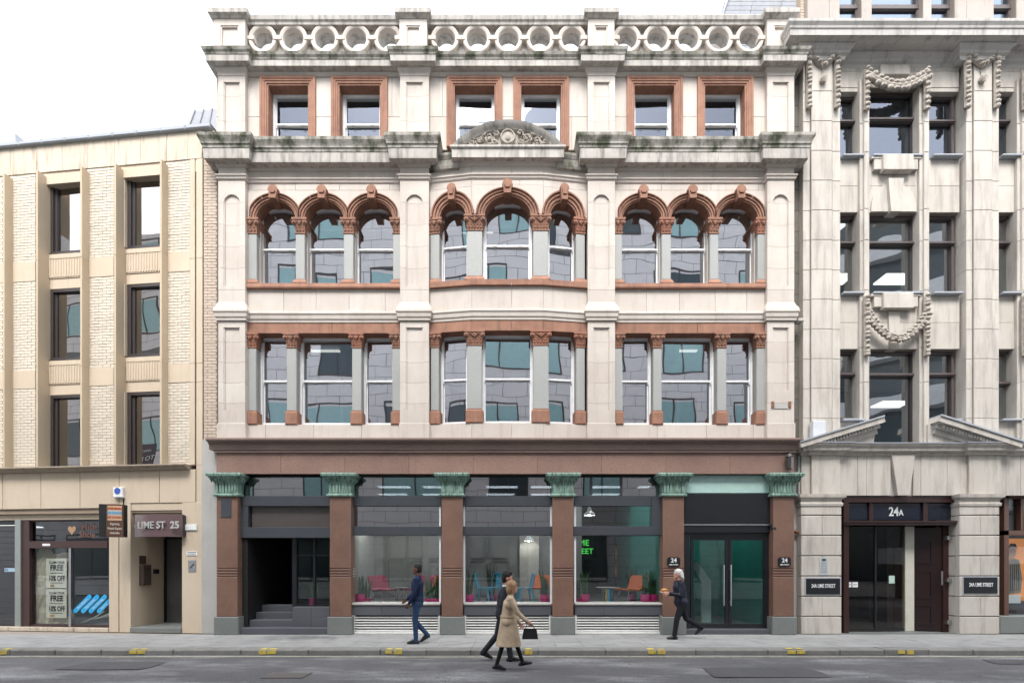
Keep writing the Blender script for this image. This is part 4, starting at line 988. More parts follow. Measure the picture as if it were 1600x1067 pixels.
# recessed doorway of number 25
e = MB(L).add([(LX(205), 0, PZ), (LX(258, 1.1), 1.1, PZ), (LX(258, 1.1), 1.1, LZ(800)), (LX(205), 0, LZ(800)), (LX(205) - .1, 0.1, PZ), (LX(258, 1.1) - .1, 1.2, PZ), (LX(258, 1.1) - .1, 1.2, LZ(800)), (LX(205) - .1, .1, LZ(800))],
               [(0, 1, 2, 3), (5, 4, 7, 6), (3, 2, 6, 7), (0, 4, 5, 1), (0, 3, 7, 4), (1, 5, 6, 2)]).obj('reveal_wall', 'tan', T)
dd = MB(L).box(LX(257, 1.15), LX(262, 1.15), 1.05, 1.2, PZ + .1, LZ(838)).box(LX(262, 1.15), LX(300, 1.15), 1.06, 1.19, LZ(838), LZ(810)).obj('door_frame', 'black', T)
MB(L).box(LX(261, 1.15), LX(300, 1.15), 1.12, 1.16, PZ + .12, LZ(838)).obj('door_panel', plain('grey_door', (.10, .10, .10), .4), dd)
MB(L).box(LX(286), LX(286) + .04, .5, 1.2, PZ, LZ(806)).obj('reveal_wall', 'tan', T)
MB(L).cbox(LX(205), LX(285), -.05, 1.3, PZ, .26, .01).obj('door_step', 'base', T)
MB(L).box(LX(190), LX(300), 1.2, 1.3, PZ, LZ(800)).obj('lobby_wall', 'dark_in', T)
# shopfront
wS = .16; zt, z1, z2, z0 = LZ(811, wS, 110), LZ(845, wS, 110), LZ(856, wS, 110), LZ(978, wS, 110)
MB(L).cbox(UE, LX(170), .0, .5, PZ, z0 - .02, .008).obj('plinth_tile_core', 'joint', T)
k = -20
while k < 169:
    MB(L).cbox(LX(k) + .003, LX(min(k + 34, 170)) - .003, -.02, .1, PZ, z0 - .015, .006).obj('plinth_tile', 'tantop', T); k += 34
sf = MB(L).box(LX(37, wS), LX(49, wS), wS - .05, wS + .12, z0, zt).box(LX(49, wS), LX(171, wS), wS - .06, wS + .1, z2, z1).box(LX(49, wS), LX(171, wS), wS - .03, wS + .1, zt - .05, zt).box(LX(49, wS), LX(171, wS), wS - .02, wS + .1, z0, z0 + .04).obj('shopfront', stone('brown_paint', (.06, .032, .03), rnd=0, rough=.5), T)
MB(L).cbox(LX(28, wS), LX(37, wS), wS - .08, wS + .1, z0 - .05, zt, .008).obj('metal_post', plain('aged_aluminium', (.30, .33, .31), .4, .4), sf)
MB(L).box(LX(109, wS), LX(112.5, wS), wS - .03, wS + .06, z0, z2).obj('glazing_bar', 'silver', sf)
pane_l = MB(L).box(LX(49, wS), LX(171, wS), wS + .03, wS + .04, z1, zt - .05).obj('fascia_pane', glass('fascia_glass', .10, (.55, .56, .58), .003), sf)
MB(L).box(LX(49, wS), LX(171, wS), wS + .30, wS + .32, z1 - .1, zt).obj('fascia_board', plain('grey_board', (.16, .155, .15), .6), sf)
MB(L).box(LX(112, wS), LX(171, wS), wS + .02, wS + .03, z0, z2).obj('shop_pane', 'glasss', sf)
MB(L).box(LX(49, wS), LX(110, wS), wS + .02, wS + .03, z0, z2).obj('shop_pane', 'glasss', sf)
# crumpled brown paper behind the pane
m = MB(L); n, h = 14, 14; vs = []; fs = []
for j in range(h + 1):
    for i in range(n + 1):
        vs.append((LX(51, wS + .1) + (LX(111, wS + .1) - LX(51, wS + .1)) * i / n, wS + .13 + random.uniform(-.02, .02), z0 + .05 + (z2 - z0 - (.16 if i > 9 or i < 2 else .06 if i < 7 else .20)) * j / h))
for j in range(h):
    for i in range(n): a = j * (n + 1) + i; fs.append((a, a + 1, a + n + 2, a + n + 1))
m.add(vs, fs).obj('paper_sheet', stone('kraft_paper', (.62, .54, .42), (.48, .41, .31), blotch=.8, bs=3, rnd=0, bump=.3, bump_s=12), sf)
MB(L).box(UE - 4, LX(175), 2.6, 2.7, PZ, zt).obj('room_wall', 'dark_in', T); MB(L).box(UE, LX(175), .2, 2.7, z0 - .1, z0 - .03).obj('room_floor', 'mid_in', T)
MB(L).box(LX(170), LX(173), .3, 2.7, PZ, zt).obj('room_partition', 'dark_in', T); MB(L).box(UE, LX(172), .3, 2.7, zt, zt + .1).obj('room_ceiling', 'dark_in', T)
m = MB(L)
for k in range(20): m.box(UE, LX(28, wS), wS + .02 + .008 * (k % 2), wS + .06, z0 + .02 + k * .16, z0 + .02 + k * .16 + .15)
m.obj('roller_shutter', plain('dark_shutter', (.035, .035, .042), .4), sf)
# rolled leaflets behind the right pane
m = MB(L)
for k in range(12):
    x = LX(140 + k * 2.6, .5); m.tube([(x - .25, .5 + .03 * k, z0 + .05 + .02 * k), (x + .25, .45 + .03 * k, z0 + .22 + .05 * (k % 4))], .014, 6)
m.obj('leaflet_bundle', 'cream', T)

def sign(name, label, cat, F, a, b, yt, yb_, w, th, mat, px=None, grp=None, ch=.006, zp=None):
    """A board on a wall: an Empty at its foot with the board as its first part."""
    px = px or (a + b) / 2
    x0, x1 = F.X(a, w), F.X(b, w); z0_, z1_ = F.Z(yb_, w, px), F.Z(yt, w, px)
    c = F.world(((x0 + x1) / 2, w + th, z0_)); t = thing(name, label, cat, c, grp)
    MB(F).cbox(x0, x1, w, w + th, z0_, z1_, ch).obj('board', mat, t)
    return t, (x0 + x1) / 2, (z0_ + z1_) / 2, x1 - x0, z1_ - z0_
# posters in the window
M['paperp'] = plain('poster_paper', (.80, .75, .62), .7); M['ink'] = plain('black_ink', (.03, .03, .03), .6)
for k, (yt, yb_) in enumerate(((872, 918), (920, 965))):
    t, cx, cz_, w_, h_ = sign('window_poster', ('upper' if k == 0 else 'lower') + ' of two cream offer posters taped inside the papered shop window', 'poster', L, 72, 104, yt, yb_, wS + .055, .004, 'paperp', grp='offer posters in the shop window', ch=.001)
    for s, sz, dz, sx in (('CLAIM YOUR', .085, .27, .88), ('FREE', .20, .13, .9), ('10% OFF', .19, -.14, .66)):
        text('lettering', s, sz * h_ / .75, L, cx + .02, wS + .05, cz_ + dz * h_ / .75, 'ink', t, .001, sx=sx, bold=.006 if sz > .1 else .002)
    MB(L).box(cx - .19, cx + .20, wS + .050, wS + .054, cz_ - .005, cz_ + .01).obj('printed_line', 'ink', t)
    MB(L).box(cx - .18, cx + .19, wS + .050, wS + .054, cz_ - .255 * h_ / .75, cz_ - .24 * h_ / .75).obj('printed_line', 'ink', t)
    MB(L).box(cx - .18, cx - .06, wS + .050, wS + .054, cz_ - .345 * h_ / .75, cz_ - .29 * h_ / .75).obj('printed_picture', plain('orange_print', (.55, .30, .10), .6), t)
# blue capsule stickers on the pane
M['bluest'] = plain('blue_sticker', (.02, .35, .68), .5)
t = thing('window_sticker', 'row of slanted blue capsule stickers with lettering on the shop window glass', 'window sticker', L.world((LX(140, wS), wS, LZ(958, wS, 140))))
for i, (u, v) in enumerate((((117, 954), (139, 932)), ((129, 954), (151, 932)), ((141, 954), (163, 932)), ((154, 954), (169, 939)))):
    a = (LX(u[0], wS), LZ(u[1], wS, 140)); b = (LX(v[0], wS), LZ(v[1], wS, 140))
    dx, dz = b[0] - a[0], b[1] - a[1]; ln = math.hypot(dx, dz); th = math.atan2(dz, dx); r = .062
    pts = [(b[0] + r * math.cos(th + R(-90 + 18 * k)), b[1] + r * math.sin(th + R(-90 + 18 * k))) for k in range(11)] + [(a[0] + r * math.cos(th + R(90 + 18 * k)), a[1] + r * math.sin(th + R(90 + 18 * k))) for k in range(11)]
    s_ = MB(L).prism([pts], wS + .012, wS + .016).obj('sticker', 'bluest', t)
    text('lettering', ('Shoe Repairs', 'Key Cutting', 'Dry Cleaning', 'Engraving')[i], .075 * (ln / .5 if ln < .45 else 1), L, (a[0] + b[0]) / 2, wS + .010, (a[1] + b[1]) / 2, 'white', t, .001, rot=th)
t = thing('window_lettering', 'brown script lettering and heart badge on the grey shop fascia glass', 'lettering', L.world((LX(130, wS), wS, LZ(840, wS, 130))))
M['script'] = plain('brown_script', (.16, .075, .06), .5)
text('lettering', 'Mich', .24, L, LX(138, wS), wS + .024, LZ(823, wS, 130), 'script', t, .003, bold=.004); text('lettering', 'Shoe', .24, L, LX(135, wS), wS + .024, LZ(835, wS, 130), 'script', t, .003, bold=.004)
pts = []
for k in range(24):
    a = 2 * math.pi * k / 24; pts.append((LX(111, wS) + .0075 * 16 * math.sin(a) ** 3, LZ(827.5, wS, 111) + .0085 * (13 * math.cos(a) - 5 * math.cos(2 * a) - 2 * math.cos(3 * a) - math.cos(4 * a))))
MB(L).prism([pts], wS + .02, wS + .026).obj('heart_badge', plain('gold_badge', (.42, .26, .14), .4), t)
t, cx, cz_, w_, h_ = sign('address_label', 'small white label on the brown door header', 'label', L, 66, 78, 849, 852.5, wS - .068, .006, 'white', ch=.001)
t, cx, cz_, w_, h_ = sign('shutter_sticker', 'pale blue rectangular sticker on the dark roller shutter', 'sticker', L, 7, 25, 887, 893, wS + .008, .006, plain('pale_blue_sticker', (.35, .5, .62), .5), ch=.001)
text('lettering', 'H', .10, L, LX(10, wS), wS + .0, cz_, 'ink', t, .001)
# projecting sign box, turned to face along the street
x0, zc = LX(163, -.55), LZ(813, -.4, 178)
z0s, z1s = LZ(839, -.45, 178), LZ(789, -.45, 178)
PS = Frame(*L.world((LX(152, -.75), -.75, 0))[:2], R(-5.5) + R(20))
t = thing('projecting_sign', 'dark box sign with cream and brown panel projecting from the tan pier', 'sign', L.world((LX(178), -.02, z0s)))
sx0, sx1 = PS.X(166, 0), PS.X(192.5, 0)
MB(PS).cbox(sx0 - .17, sx1, .02, .20, z0s, z1s, .01).obj('sign_box', 'blackm', t)
MB(PS).cbox(sx0, sx1, -.0, .02, z0s, z1s, .004).obj('sign_face', plain('sign_brown', (.10, .045, .025), .5), t)
zm = (z0s + z1s) / 2 + .0
MB(PS).box(sx0 + .03, sx1 - .03, -.006, .0, zm, z1s - .04).obj('sign_panel', plain('sign_cream', (.62, .40, .25), .5), t)
M['sred'] = plain('sign_red', (.40, .05, .02), .5); M['sblue'] = plain('sign_blue', (.10, .30, .50), .5)
MB(PS).box(sx0 + .04, sx1 - .04, -.008, -.006, zm + .14, zm + .235).obj('sign_stripe', plain('sign_stripe_blue', (.35, .48, .55), .5), t)
hc = (sx0 + sx1) / 2
for s, dz, mt in (('SHOE REPAIRS', .295, 'sred'), ('DRY CLEANING', .187, 'sblue'), ('KEY CUTTING', .075, 'sred')): text('lettering', s, .073, PS, hc, -.010, zm + dz, mt, t, .002, sx=.60, bold=.002)
for s, dz in (('Engraving', -.085), ('Watch Repairs', -.20), ('Umbrellas', -.31)): text('lettering', s, .075, PS, hc, -.002, zm + dz, 'cream', t, .002, sx=.68, bold=.001)
MB(L).tube([(LX(172, -.1), .02, zc), (LX(172, -.1), -.40, zc)], .025, 8).obj('bracket', 'black', t)
# intruder alarm box
t, cx, cz_, w_, h_ = sign('alarm_box', 'white square alarm box with blue oval badge above the projecting sign', 'alarm box', L, 176, 191, 761, 777, -.10, .08, 'white', ch=.015)
MB(L).tube([(cx - .0, -.10, cz_ + .04), (cx, -.108, cz_ + .04)], .085, 18).obj('badge', plain('blue_badge', (.03, .09, .40), .4), t)
MB(L).tube([(cx + .1, -.03, cz_ - .15), (cx + .1, -.03, LZ(800, 0, 184))], .012, 6).obj('cable', 'black', t)
# canopy sign over the doorway of 25
t = thing('entrance_canopy', 'curved mauve canopy lettered LIME ST 25 over the recessed tan doorway', 'canopy sign', L.world((LX(248), 0, LZ(838, -.3, 248))))
c0, c1 = LX(210.5, -.14), LX(285, -.14); zt_, zb_ = LZ(803, -.25, 248), LZ(838, -.25, 248); n = 16
pl = [(c0 + (c1 - c0) * k / n, -.14 - .13 * math.sin(math.pi * k / n)) for k in range(n + 1)]
MB(L).sweep(pl, [(-.12, zb_), (0, zb_), (.0, zt_), (-.12, zt_)]).obj('canopy_band', plain('mauve_metal', (.135, .082, .085), .45), t, smooth=True)
MB(L).prism([[(c0, zb_ + .02), (c1, zb_ + .02), (c1, zt_ - .02), (c0, zt_ - .02)]], -.10, .1).obj('canopy_box', 'dark_in', t)
M['steelt'] = plain('steel_letters', (.55, .55, .53), .35, .3)
zmid = (zt_ + zb_) / 2
text('lettering', 'LIME ST', .25, L, LX(235.5, -.3), -.285, zmid, 'steelt', t, .008, sx=.92, bold=.004)
text('lettering', '25', .25, L, LX(271, -.3), -.262, zmid, 'steelt', t, .008, bold=.006)
MB(L).box(LX(211.5, -.2), LX(213, -.2), -.23, -.20, zmid - .03, zmid + .04).obj('letter_remnant', 'steelt', t)
# street name plate and notices on the pier
t, cx, cz_, w_, h_ = sign('street_name_plate', 'small white street plate on the tan pier beside the mauve canopy', 'street sign', L, 288, 307, 819, 828, -.05, .028, 'white')
t, cx, cz_, w_, h_ = sign('notice_plate', 'white horizontal notice on the tan pier above the grey keypad plate', 'notice', L, 291, 308, 861, 868, -.032, .01, 'white', ch=.002)
for k in (-1, 1): MB(L).box(cx - w_ * .4, cx + w_ * .4, -.035, -.032, cz_ + k * .028 - .008, cz_ + k * .028 + .008).obj('printed_line', 'steel', t)
t, cx, cz_, w_, h_ = sign('intercom_panel', 'grey metal plate on the tan pier below the white notice', 'panel', L, 294, 306, 875, 893, -.032, .012, plain('grey_plate', (.30, .31, .33), .4, .4), ch=.002)
MB(L).tube([(cx - .05, -.034, cz_ - .05), (cx + .05, -.034, cz_ + .06)], .012, 6).obj('plate_emblem', 'ink', t)
# post box on the reveal
q0, q1 = Vector((LX(205), 0)), Vector((LX(258, 1.1), 1.1)); aa = math.atan2(q1.y - q0.y, q1.x - q0.x)
RV = Frame(*L.world((q0.x, q0.y, 0))[:2], L.a + aa)
t = thing('post_box', 'brushed brown metal letter box fixed to the angled reveal wall', 'letter box', RV.world((RV.X(229, 0), 0, RV.Z(915, 0, 229))))
x0, x1 = RV.X(222.5, -.1), RV.X(236, -.1)
M['bronze'] = plain('brushed_bronze', (.16, .12, .105), .38, .5)
MB(RV).cbox(x0, x1, -.12, .0, RV.Z(914, -.1, 229), RV.Z(882, -.1, 229), .012).obj('box_body', 'bronze', t)
MB(RV).cbox(x0 + .0, x1 - .06, -.015, .0, RV.Z(881, -.02, 229), RV.Z(868, -.02, 229), .004).obj('back_plate', 'bronze', t)
MB(RV).box(x0 + .03, x1 - .05, -.126, -.12, RV.Z(888, -.1, 229) - .012, RV.Z(888, -.1, 229)).obj('letter_slot', 'ink', t)
t = thing('entry_button', 'small black entry button box right of the letter box', 'entry button', RV.world((RV.X(242, 0), 0, RV.Z(897, 0, 242))))
MB(RV).cbox(RV.X(239, 0), RV.X(246.5, 0), -.05, 0, RV.Z(896, 0, 242), RV.Z(889, 0, 242), .006).obj('button_case', 'black', t)

M['glasstop2'] = glass('pale_top_glass', .13, (.45, .50, .54), .006, .8, (.76, .84, 1))
# ------------------------------------------------------------------ portland stone building on the right
P = thing('portland_building', 'tall portland stone building with carved garlands, brown windows and broken pediment doorway', 'building', (X(1430), .1, 0))
F = W0
def swag(F, par, pts, r, name='garland', mat='carve', lumps=2, y=None):
    m = MB(F); m.tube(pts, r * .65, 8)
    ln = sum((Vector(a) - Vector(b)).length for a, b in zip(pts, pts[1:])); n = max(3, int(ln / (r * 1.15)))
    cum = [0]
    for a, b in zip(pts, pts[1:]): cum.append(cum[-1] + (Vector(a) - Vector(b)).length)
    for k in range(n + 1):
        d = ln * k / n; i = max(j for j in range(len(cum) - 1) if cum[j] <= d + 1e-6) if d < ln else len(pts) - 2
        f = (d - cum[i]) / max(1e-6, cum[i + 1] - cum[i]); c = Vector(pts[i]).lerp(Vector(pts[i + 1]), min(f, 1)); tg = (Vector(pts[i + 1]) - Vector(pts[i])).normalized(); nn = Vector((-tg.z, 0, tg.x))
        for q in range(lumps):
            s = (q - (lumps - 1) / 2) / max(1, lumps - 1) * 2 if lumps > 1 else 0
            cc = c + nn * s * r * .62 + tg * random.uniform(-.3, .3) * r; m.ball((cc.x, cc.y - r * (.5 if abs(s) < .5 else .25), cc.z), (r * random.uniform(.5, .72), r * .6, r * random.uniform(.42, .6)), 7, 5)
    return m.obj(name, mat, par, smooth=True)
PD = .03
RP = [(1258, 1313), (1498, 1560)]
RPX = [(X(1255), X(1313)), (X(1510), X(1561))]
zc = Z(98, 0); z_g = Z(697, 0)
H = [(Z(145, .15), Z(251, .25)), (Z(333, .15), Z(462, .25)), (Z(546, .15), Z(697, .25))]
def rpil(x0, x1, z0, z1):
    w = x1 - x0; n = 13; zs = [z0 + (z1 - z0) * k / n for k in range(n + 1)]; a, b = x0 + w * .20, x1 - w * .24
    for u, v in zip(zs, zs[1:]):
        MB(F).cbox(a + .004, b - .004, -.03, .3, u + .003, v - .003, .008).obj('pilaster_stone', 'port', P)
        MB(F).cbox(x0, a - .02, .0, .3, u + .003, v - .003, .008).obj('pilaster_stone', 'port', P)
        MB(F).cbox(b + .02, x1, .0, .3, u + .003, v - .003, .008).obj('pilaster_stone', 'port', P)
    MB(F).box(x0 + .01, x1 - .01, .05, .6, z0, z1).obj('pilaster_core', 'portd', P)
for x0, x1 in RPX + [(X(1700), X(1752))]:
    rpil(x0, x1, Z(700), zc)
def rwin(a, b, zt, zb, w=.29, frac=.40, fr=.07, mat='glassr'):
    x0, x1 = X(a, .1), X(b, .1)
    zr = zb + (zt - zb) * (1 - frac)
    m = MB(F); m.box(x0, x0 + fr, w - .03, w + .1, zb, zt); m.box(x1 - fr, x1, w - .03, w + .1, zb, zt)
    m.box(x0 + fr, x1 - fr, w - .028, w + .098, zt - fr, zt); m.box(x0 + fr, x1 - fr, w - .028, w + .098, zb, zb + fr)
    m.box(x0, x1, w - .06, w + .1, zr - .045, zr + .045); m.box(x0, x1, w - .085, w - .055, zr - .02, zr + .015)
    o = m.obj('window', 'mull', P)
    for u, v in ((zb + fr, zr - .045), (zr + .045, zt - fr)):
        t = random.uniform(-.008, .008)
        MB(F).add([(x0 + fr, w + .04 + t, u), (x1 - fr, w + .04 - t, u), (x1 - fr, w + .04 - t, v), (x0 + fr, w + .04 + t, v)], [(0, 1, 2, 3)]).obj('pane', mat, o)
    return o
GR = [(1313, 1348), (1360, 1438), (1454, 1500)]      # openings of a bay
MU = [(1346, 1361), (1439.5, 1455)]
def rbay(dx, full=True):
    g = [(a + dx, b + dx) for a, b in GR]; mu = [(a + dx, b + dx) for a, b in MU]
    for r, (zt, zb) in enumerate(H):
        for j, (a, b) in enumerate(g):
            if a > 1640: continue
            mid = j == 1
            frac = (.40, .345, .25)[r]
            zbb = zb if (mid or r < 2) else zb + .68
            rwin(a, b, zt + (.10 if mid and r == 0 else 0), zbb if not (dx and r == 2) else zb, frac=frac if mid or r < 2 else .34, mat='glassr' if r else 'glasstop2')
            # lead sill
            xa, xb = X(a, .1), X(b, .1)
            if r < 2 or not mid:
                MB(F).cbox(xa + .02, xb - .0, .0, .4, zbb - .08, zbb - .03, .01).obj('lead_sill', 'lead', P)
            # spandrel stones under the window
            zn = H[r + 1][0] if r < 2 else zb - .1
            if r < 2 or not mid:
                top = zbb - .08; n = 2 if top - zn > .8 else 1
                zs = [zn + (top - zn) * k / n for k in range(n + 1)]
                ashlar(F, P, xa - .02, xb + .02, zn, top, zs=zs, length=1.3 if mid else 2, y=.13, mat='port', th=.4, bond=False)
        zt0 = zt + .10
    # wall above the top windows
    ashlar(F, P, X(g[0][0], .1), X(g[2][1], .1), H[0][0] + .10, zc + .1, zs=[H[0][0] + .1, H[0][0] + .52, zc + .1], length=1.1, y=.12, mat='port', th=.5)
    for j in (0, 2): MB(F).cbox(X(g[j][0], .1), X(g[j][1], .1), .13, .5, H[0][0], H[0][0] + .10, .005).obj('wall_stone', 'port', P)
    for a, b in mu:
        x0, x1 = X(a, 0), X(b, 0)
        zs = [H[2][1] - .1, H[2][0] - .9, H[2][0], H[1][1] - .0, H[1][0] - .8, H[1][0], H[0][1], H[0][0] - .9, H[0][0] + .25]
        for u, v in zip(zs, zs[1:]):
            MB(F).cbox(x0 + (x1 - x0) * .30, x1 - (x1 - x0) * .22, -.0, .5, u + .002, v - .002, .012).obj('mullion_stone', 'port', P)
            MB(F).cbox(x0, x1, .05, .5, u + .002, v - .002, .01).obj('mullion_stone', 'port', P)
    cxm = X((g[1][0] + g[1][1]) / 2, .05)
    # apron blocks
    for r in (0, 1):
        zt = H[r][1] - .08; a, b = X(g[1][0] + 1, .05), X(g[1][1] + 1, .05); w = (b - a)
        MB(F).cbox(a + w * .0, b, .03, .15, zt - .06, zt - .0, .01).obj('apron_cap', 'port', P)
        MB(F).cbox(a + w * .06, b - w * .06, .04, .16, zt - .33, zt - .062, .01).obj('apron_block', 'port', P)
        MB(F).cbox(a + w * .2, b - w * .2, -.04, .1, zt - .40, zt - .002, .012).obj('apron_block', 'port', P)
    # lunette with keystone over the second-floor window
    zt = H[1][0]; MB(F).prism([[(cxm - .58, zt + .004)] + [(cxm + .58 * math.cos(R(180 - 12 * k)), zt + .12 + .62 * math.sin(R(180 - 12 * k))) for k in range(16)] + [(cxm + .58, zt + .004)]], .10, .3).obj('lunette_stone', 'port', P)
    MB(F).prism([[(cxm - .13, zt - .05), (cxm - .20, zt + .80), (cxm + .20, zt + .80), (cxm + .13, zt - .05)]], .02, .4).obj('keystone', 'port', P)
    MB(F).prism([[(cxm - .11, H[2][0] - .02), (cxm - .15, H[2][0] + .95), (cxm + .15, H[2][0] + .95), (cxm + .11, H[2][0] - .02)]], .08, .4).obj('keystone', 'port', P)
    # garlands
    xa, xb = X(g[1][0] - 5, 0), X(g[1][1] + 9, 0); yt = Z(115, -.05)
    pts = [(xa + (xb - xa) * k / 12, -.02, yt - .30 * math.sin(math.pi * k / 12) - .02) for k in range(13)]
    swag(F, P, pts, .13, lumps=2)
    xa2, xb2 = X(g[1][0] - 6, 0), X(g[1][1] + 9, 0); y2 = Z(489, -.03)
    pts = [(xa2 + (xb2 - xa2) * k / 14, -.03, y2 - .66 * math.sin(math.pi * k / 14) ** .85) for k in range(15)]
    swag(F, P, pts, .10, lumps=2)
    for (a, b) in mu:
        xm = X((a + b) / 2, -.03)
        swag(F, P, [(xm, -.03, Z(112)), (xm, -.03, Z(174))], .10, name='garland_drop', lumps=1)
        swag(F, P, [(xm, -.03, Z(465)), (xm, -.03, Z(557))], .10, name='garland_drop', lumps=1)
    MB(F).cbox(cxm - .38, cxm + .38, .05, .2, Z(113), Z(97), .01).obj('relief_block', 'port', P)
rbay(0); rbay(247)
for a, b in ((1258, 1313), (1505, 1562)):             # pilaster festoons
    for px in (a + 6, b - 5):
        xm = X(px, -.06); swag(F, P, [(xm, -.05, Z(84)), (xm, -.05, Z(172))], .10, name='garland_drop', lumps=1)
    xa, xb = X(a + 6, -.06), X(b - 5, -.06)
    swag(F, P, [(xa, -.05, Z(86)), ((xa + xb) / 2 - .12, -.06, Z(103)), ((xa + xb) / 2, -.06, Z(108)), ((xa + xb) / 2 + .12, -.06, Z(103)), (xb, -.05, Z(86))], .10, lumps=1)
    xm = (xa + xb) / 2; m = MB(F).tube([(xm, -.05, Z(108)), (xm, -.05, Z(122))], .014, 6); m.ball((xm, -.07, Z(129)), (.085, .06, .10), 8, 6)
    for k in range(5): m.tube([(xm - .06 + .03 * k, -.12, Z(124)), (xm - .07 + .035 * k, -.14, Z(129)), (xm - .04 + .02 * k, -.12, Z(135))], .008, 5)
    m.obj('carved_tassel', 'carve', P, smooth=True)
# big top cornice
cz0 = zc
rp = [(X(1250), .3), (X(1250), -.06), (X(1316), -.06), (X(1316), .14), (X(1497), .14), (X(1497), -.06), (X(1563), -.06), (X(1563), .14), (X(1700), .14)]
MB(F).sweep(rp, [(-.3, cz0 - .02), (.02, cz0 - .02), (.035, cz0 + .06), (.09, cz0 + .10), (.10, cz0 + .15), (.17, cz0 + .21), (.18, cz0 + .25), (-.3, cz0 + .25)]).obj('bed_moulding', 'portd', P)
ex0 = X(1233, -.47); xs = [ex0, X(1287, -.7), X(1360, -.7), X(1440, -.7), X(1500, -.7), X(1560, -.7), X(1620, -.7), X(1700, -.7)]
for i, (a, b) in enumerate(zip(xs, xs[1:])):
    q = [(a + .002, 0), (b - .002, 0)]
    if i == 0: q = [(a + .47, 1.2), (a + .47, 0), (b - .002, 0)]
    MB(F).sweep(q, [(-.5, cz0 + .254), (.20, cz0 + .254), (.34, cz0 + .30), (.39, cz0 + .26), (.40, cz0 + .39), (.42, cz0 + .41), (.43, cz0 + .46), (.47, cz0 + .52), (.475, cz0 + .58), (.45, cz0 + .60), (-.5, cz0 + .66)]).obj('cornice', 'portd', P)
MB(F).box(X(1240, -.3), X(1700), -.43, .5, cz0 + .604, cz0 + .62).obj('lead_flashing', 'lead', P)
# attic storey
M['attic'] = stone('attic_stone', (.40, .36, .325), (.33, .29, .26), blotch=.6, streak=.4, rnd=.2)
za = cz0 + .60; zat = za + 2.4
AG = [(1310, 1344), (1360, 1440), (1453, 1489), (1550, 1585), (1602, 1680)]
ah = [(X(a, .4), X(b, .4), za - 1, za + 1.95) for a, b in AG]
ashlar(F, P, X(1262, .35), X(1700, .35), za - .05, zat, holes=ah, zs=[za - .05, za + .75, za + 1.6, zat], length=1.2, y=.35, mat='attic')
for a, b in AG:
    x0, x1 = X(a, .4), X(b, .4); m = MB(F)
    m.box(x0, x0 + .05, .5, .6, za, za + 1.95).box(x1 - .05, x1, .5, .6, za, za + 1.95); m.box(x0, x1, .48, .62, Z(12, .5) - .05, Z(12, .5) + .05); m.box(x0 + .05, x1 - .05, .5, .6, za, za + .06)
    w = m.obj('window', 'mull', P); MB(F).box(x0 + .05, x1 - .05, .55, .56, za, za + 1.95).obj('pane', 'glasstop2', w)
ap = bricks(F, P, X(1251, .5), X(1264, .5), za - 1.0, zat, .5); lay(F, P, ap, .5, 'pbrick', 40)
MB(F).box(X(1262), X(2400), .9, 6, 15.8, 15.9).obj('roof_deck', 'lead', P)
MB(F).box(X(1258), X(2400), 6, 6.1, .1, 15.9).obj('room_wall', 'mid_in', P)
for z in (H[0][1] - .25, H[1][1] - .25, H[2][1] - .12, H[0][0] + .25): MB(F).box(X(1258), X(2400), .75, 6, z - .1, z).obj('room_floor', 'lt_in', P)
for a, b, c, zz in ((1385, 1440, 1.6, H[1][0] - .15), (1300, 1335, 1.6, H[1][0] - .15), (1380, 1425, 2.2, H[2][0] - .1)):
    MB(F).box(X(a, c), X(b, c), c, c + .5, zz - .55, zz - .50).obj('ceiling_lamp', 'lamp', P)
for px in (1434, 1482, 1582, 1338): MB(F).box(X(px, .7), X(px + 5, .7), .62, .72, H[2][1], H[0][0] - .1).obj('inner_column', 'mid_in', P)
# ground storey: piers, frieze, doorway
zf0, zf1 = Z(774), Z(712)
xs = [X(p) for p in (1255, 1264, 1312, 1340, 1355, 1391)]
ks = [(1252, 1266), (1266, 1310), (1310, 1340), (1340, 1354), (1354, 1392), (1427, 1439), (1439, 1480), (1480, 1511), (1511, 1560), (1560, 1572), (1572, 1595), (1595, 1640), (1640, 1700)]
MB(F).box(X(1252), X(1700), .06, .5, zf0, zf1).obj('frieze_core', 'portd', P)
for a, b in ks:
    yy = -.06 if (a, b) in ((1266, 1310), (1511, 1560)) else .0
    MB(F).cbox(X(a) + .003, X(b) - .003, yy, .3, zf0, zf1, .006).obj('frieze_stone', 'port', P)
MB(F).prism([[(X(1400), zf0 + .0), (X(1391), zf1), (X(1427), zf1), (X(1418), zf0)]], -.06, .3).obj('keystone', 'port', P)
dp = [(X(1252), .2), (X(1252), .0), (X(1262), .0), (X(1262), -.08), (X(1312), -.08), (X(1312), .0), (X(1508), .0), (X(1508), -.08), (X(1563), -.08), (X(1563), 0), (X(1700), 0)]
MB(F).sweep(dp, [(-.2, zf1), (.03, zf1), (.05, zf1 + .07), (.13, zf1 + .10), (.14, zf1 + .17), (.19, zf1 + .22), (.20, zf1 + .26), (-.2, zf1 + .30)]).obj('door_cornice', 'port', P)
MB(F).sweep(dp, [(-.1, zf1 + .262), (.215, zf1 + .262), (.22, zf1 + .29), (-.1, zf1 + .34)]).obj('lead_flashing', 'lead', P)
m = MB(F); k = 1264
while k < 1590: m.box(X(k, -.1), X(k + 3, -.1), -.16 if 1262 < k < 1312 or 1508 < k < 1562 else -.09, .0, zf1 + .06, zf1 + .10); k += 5.2
m.obj('dentil_row', 'port', P, kind='stuff')
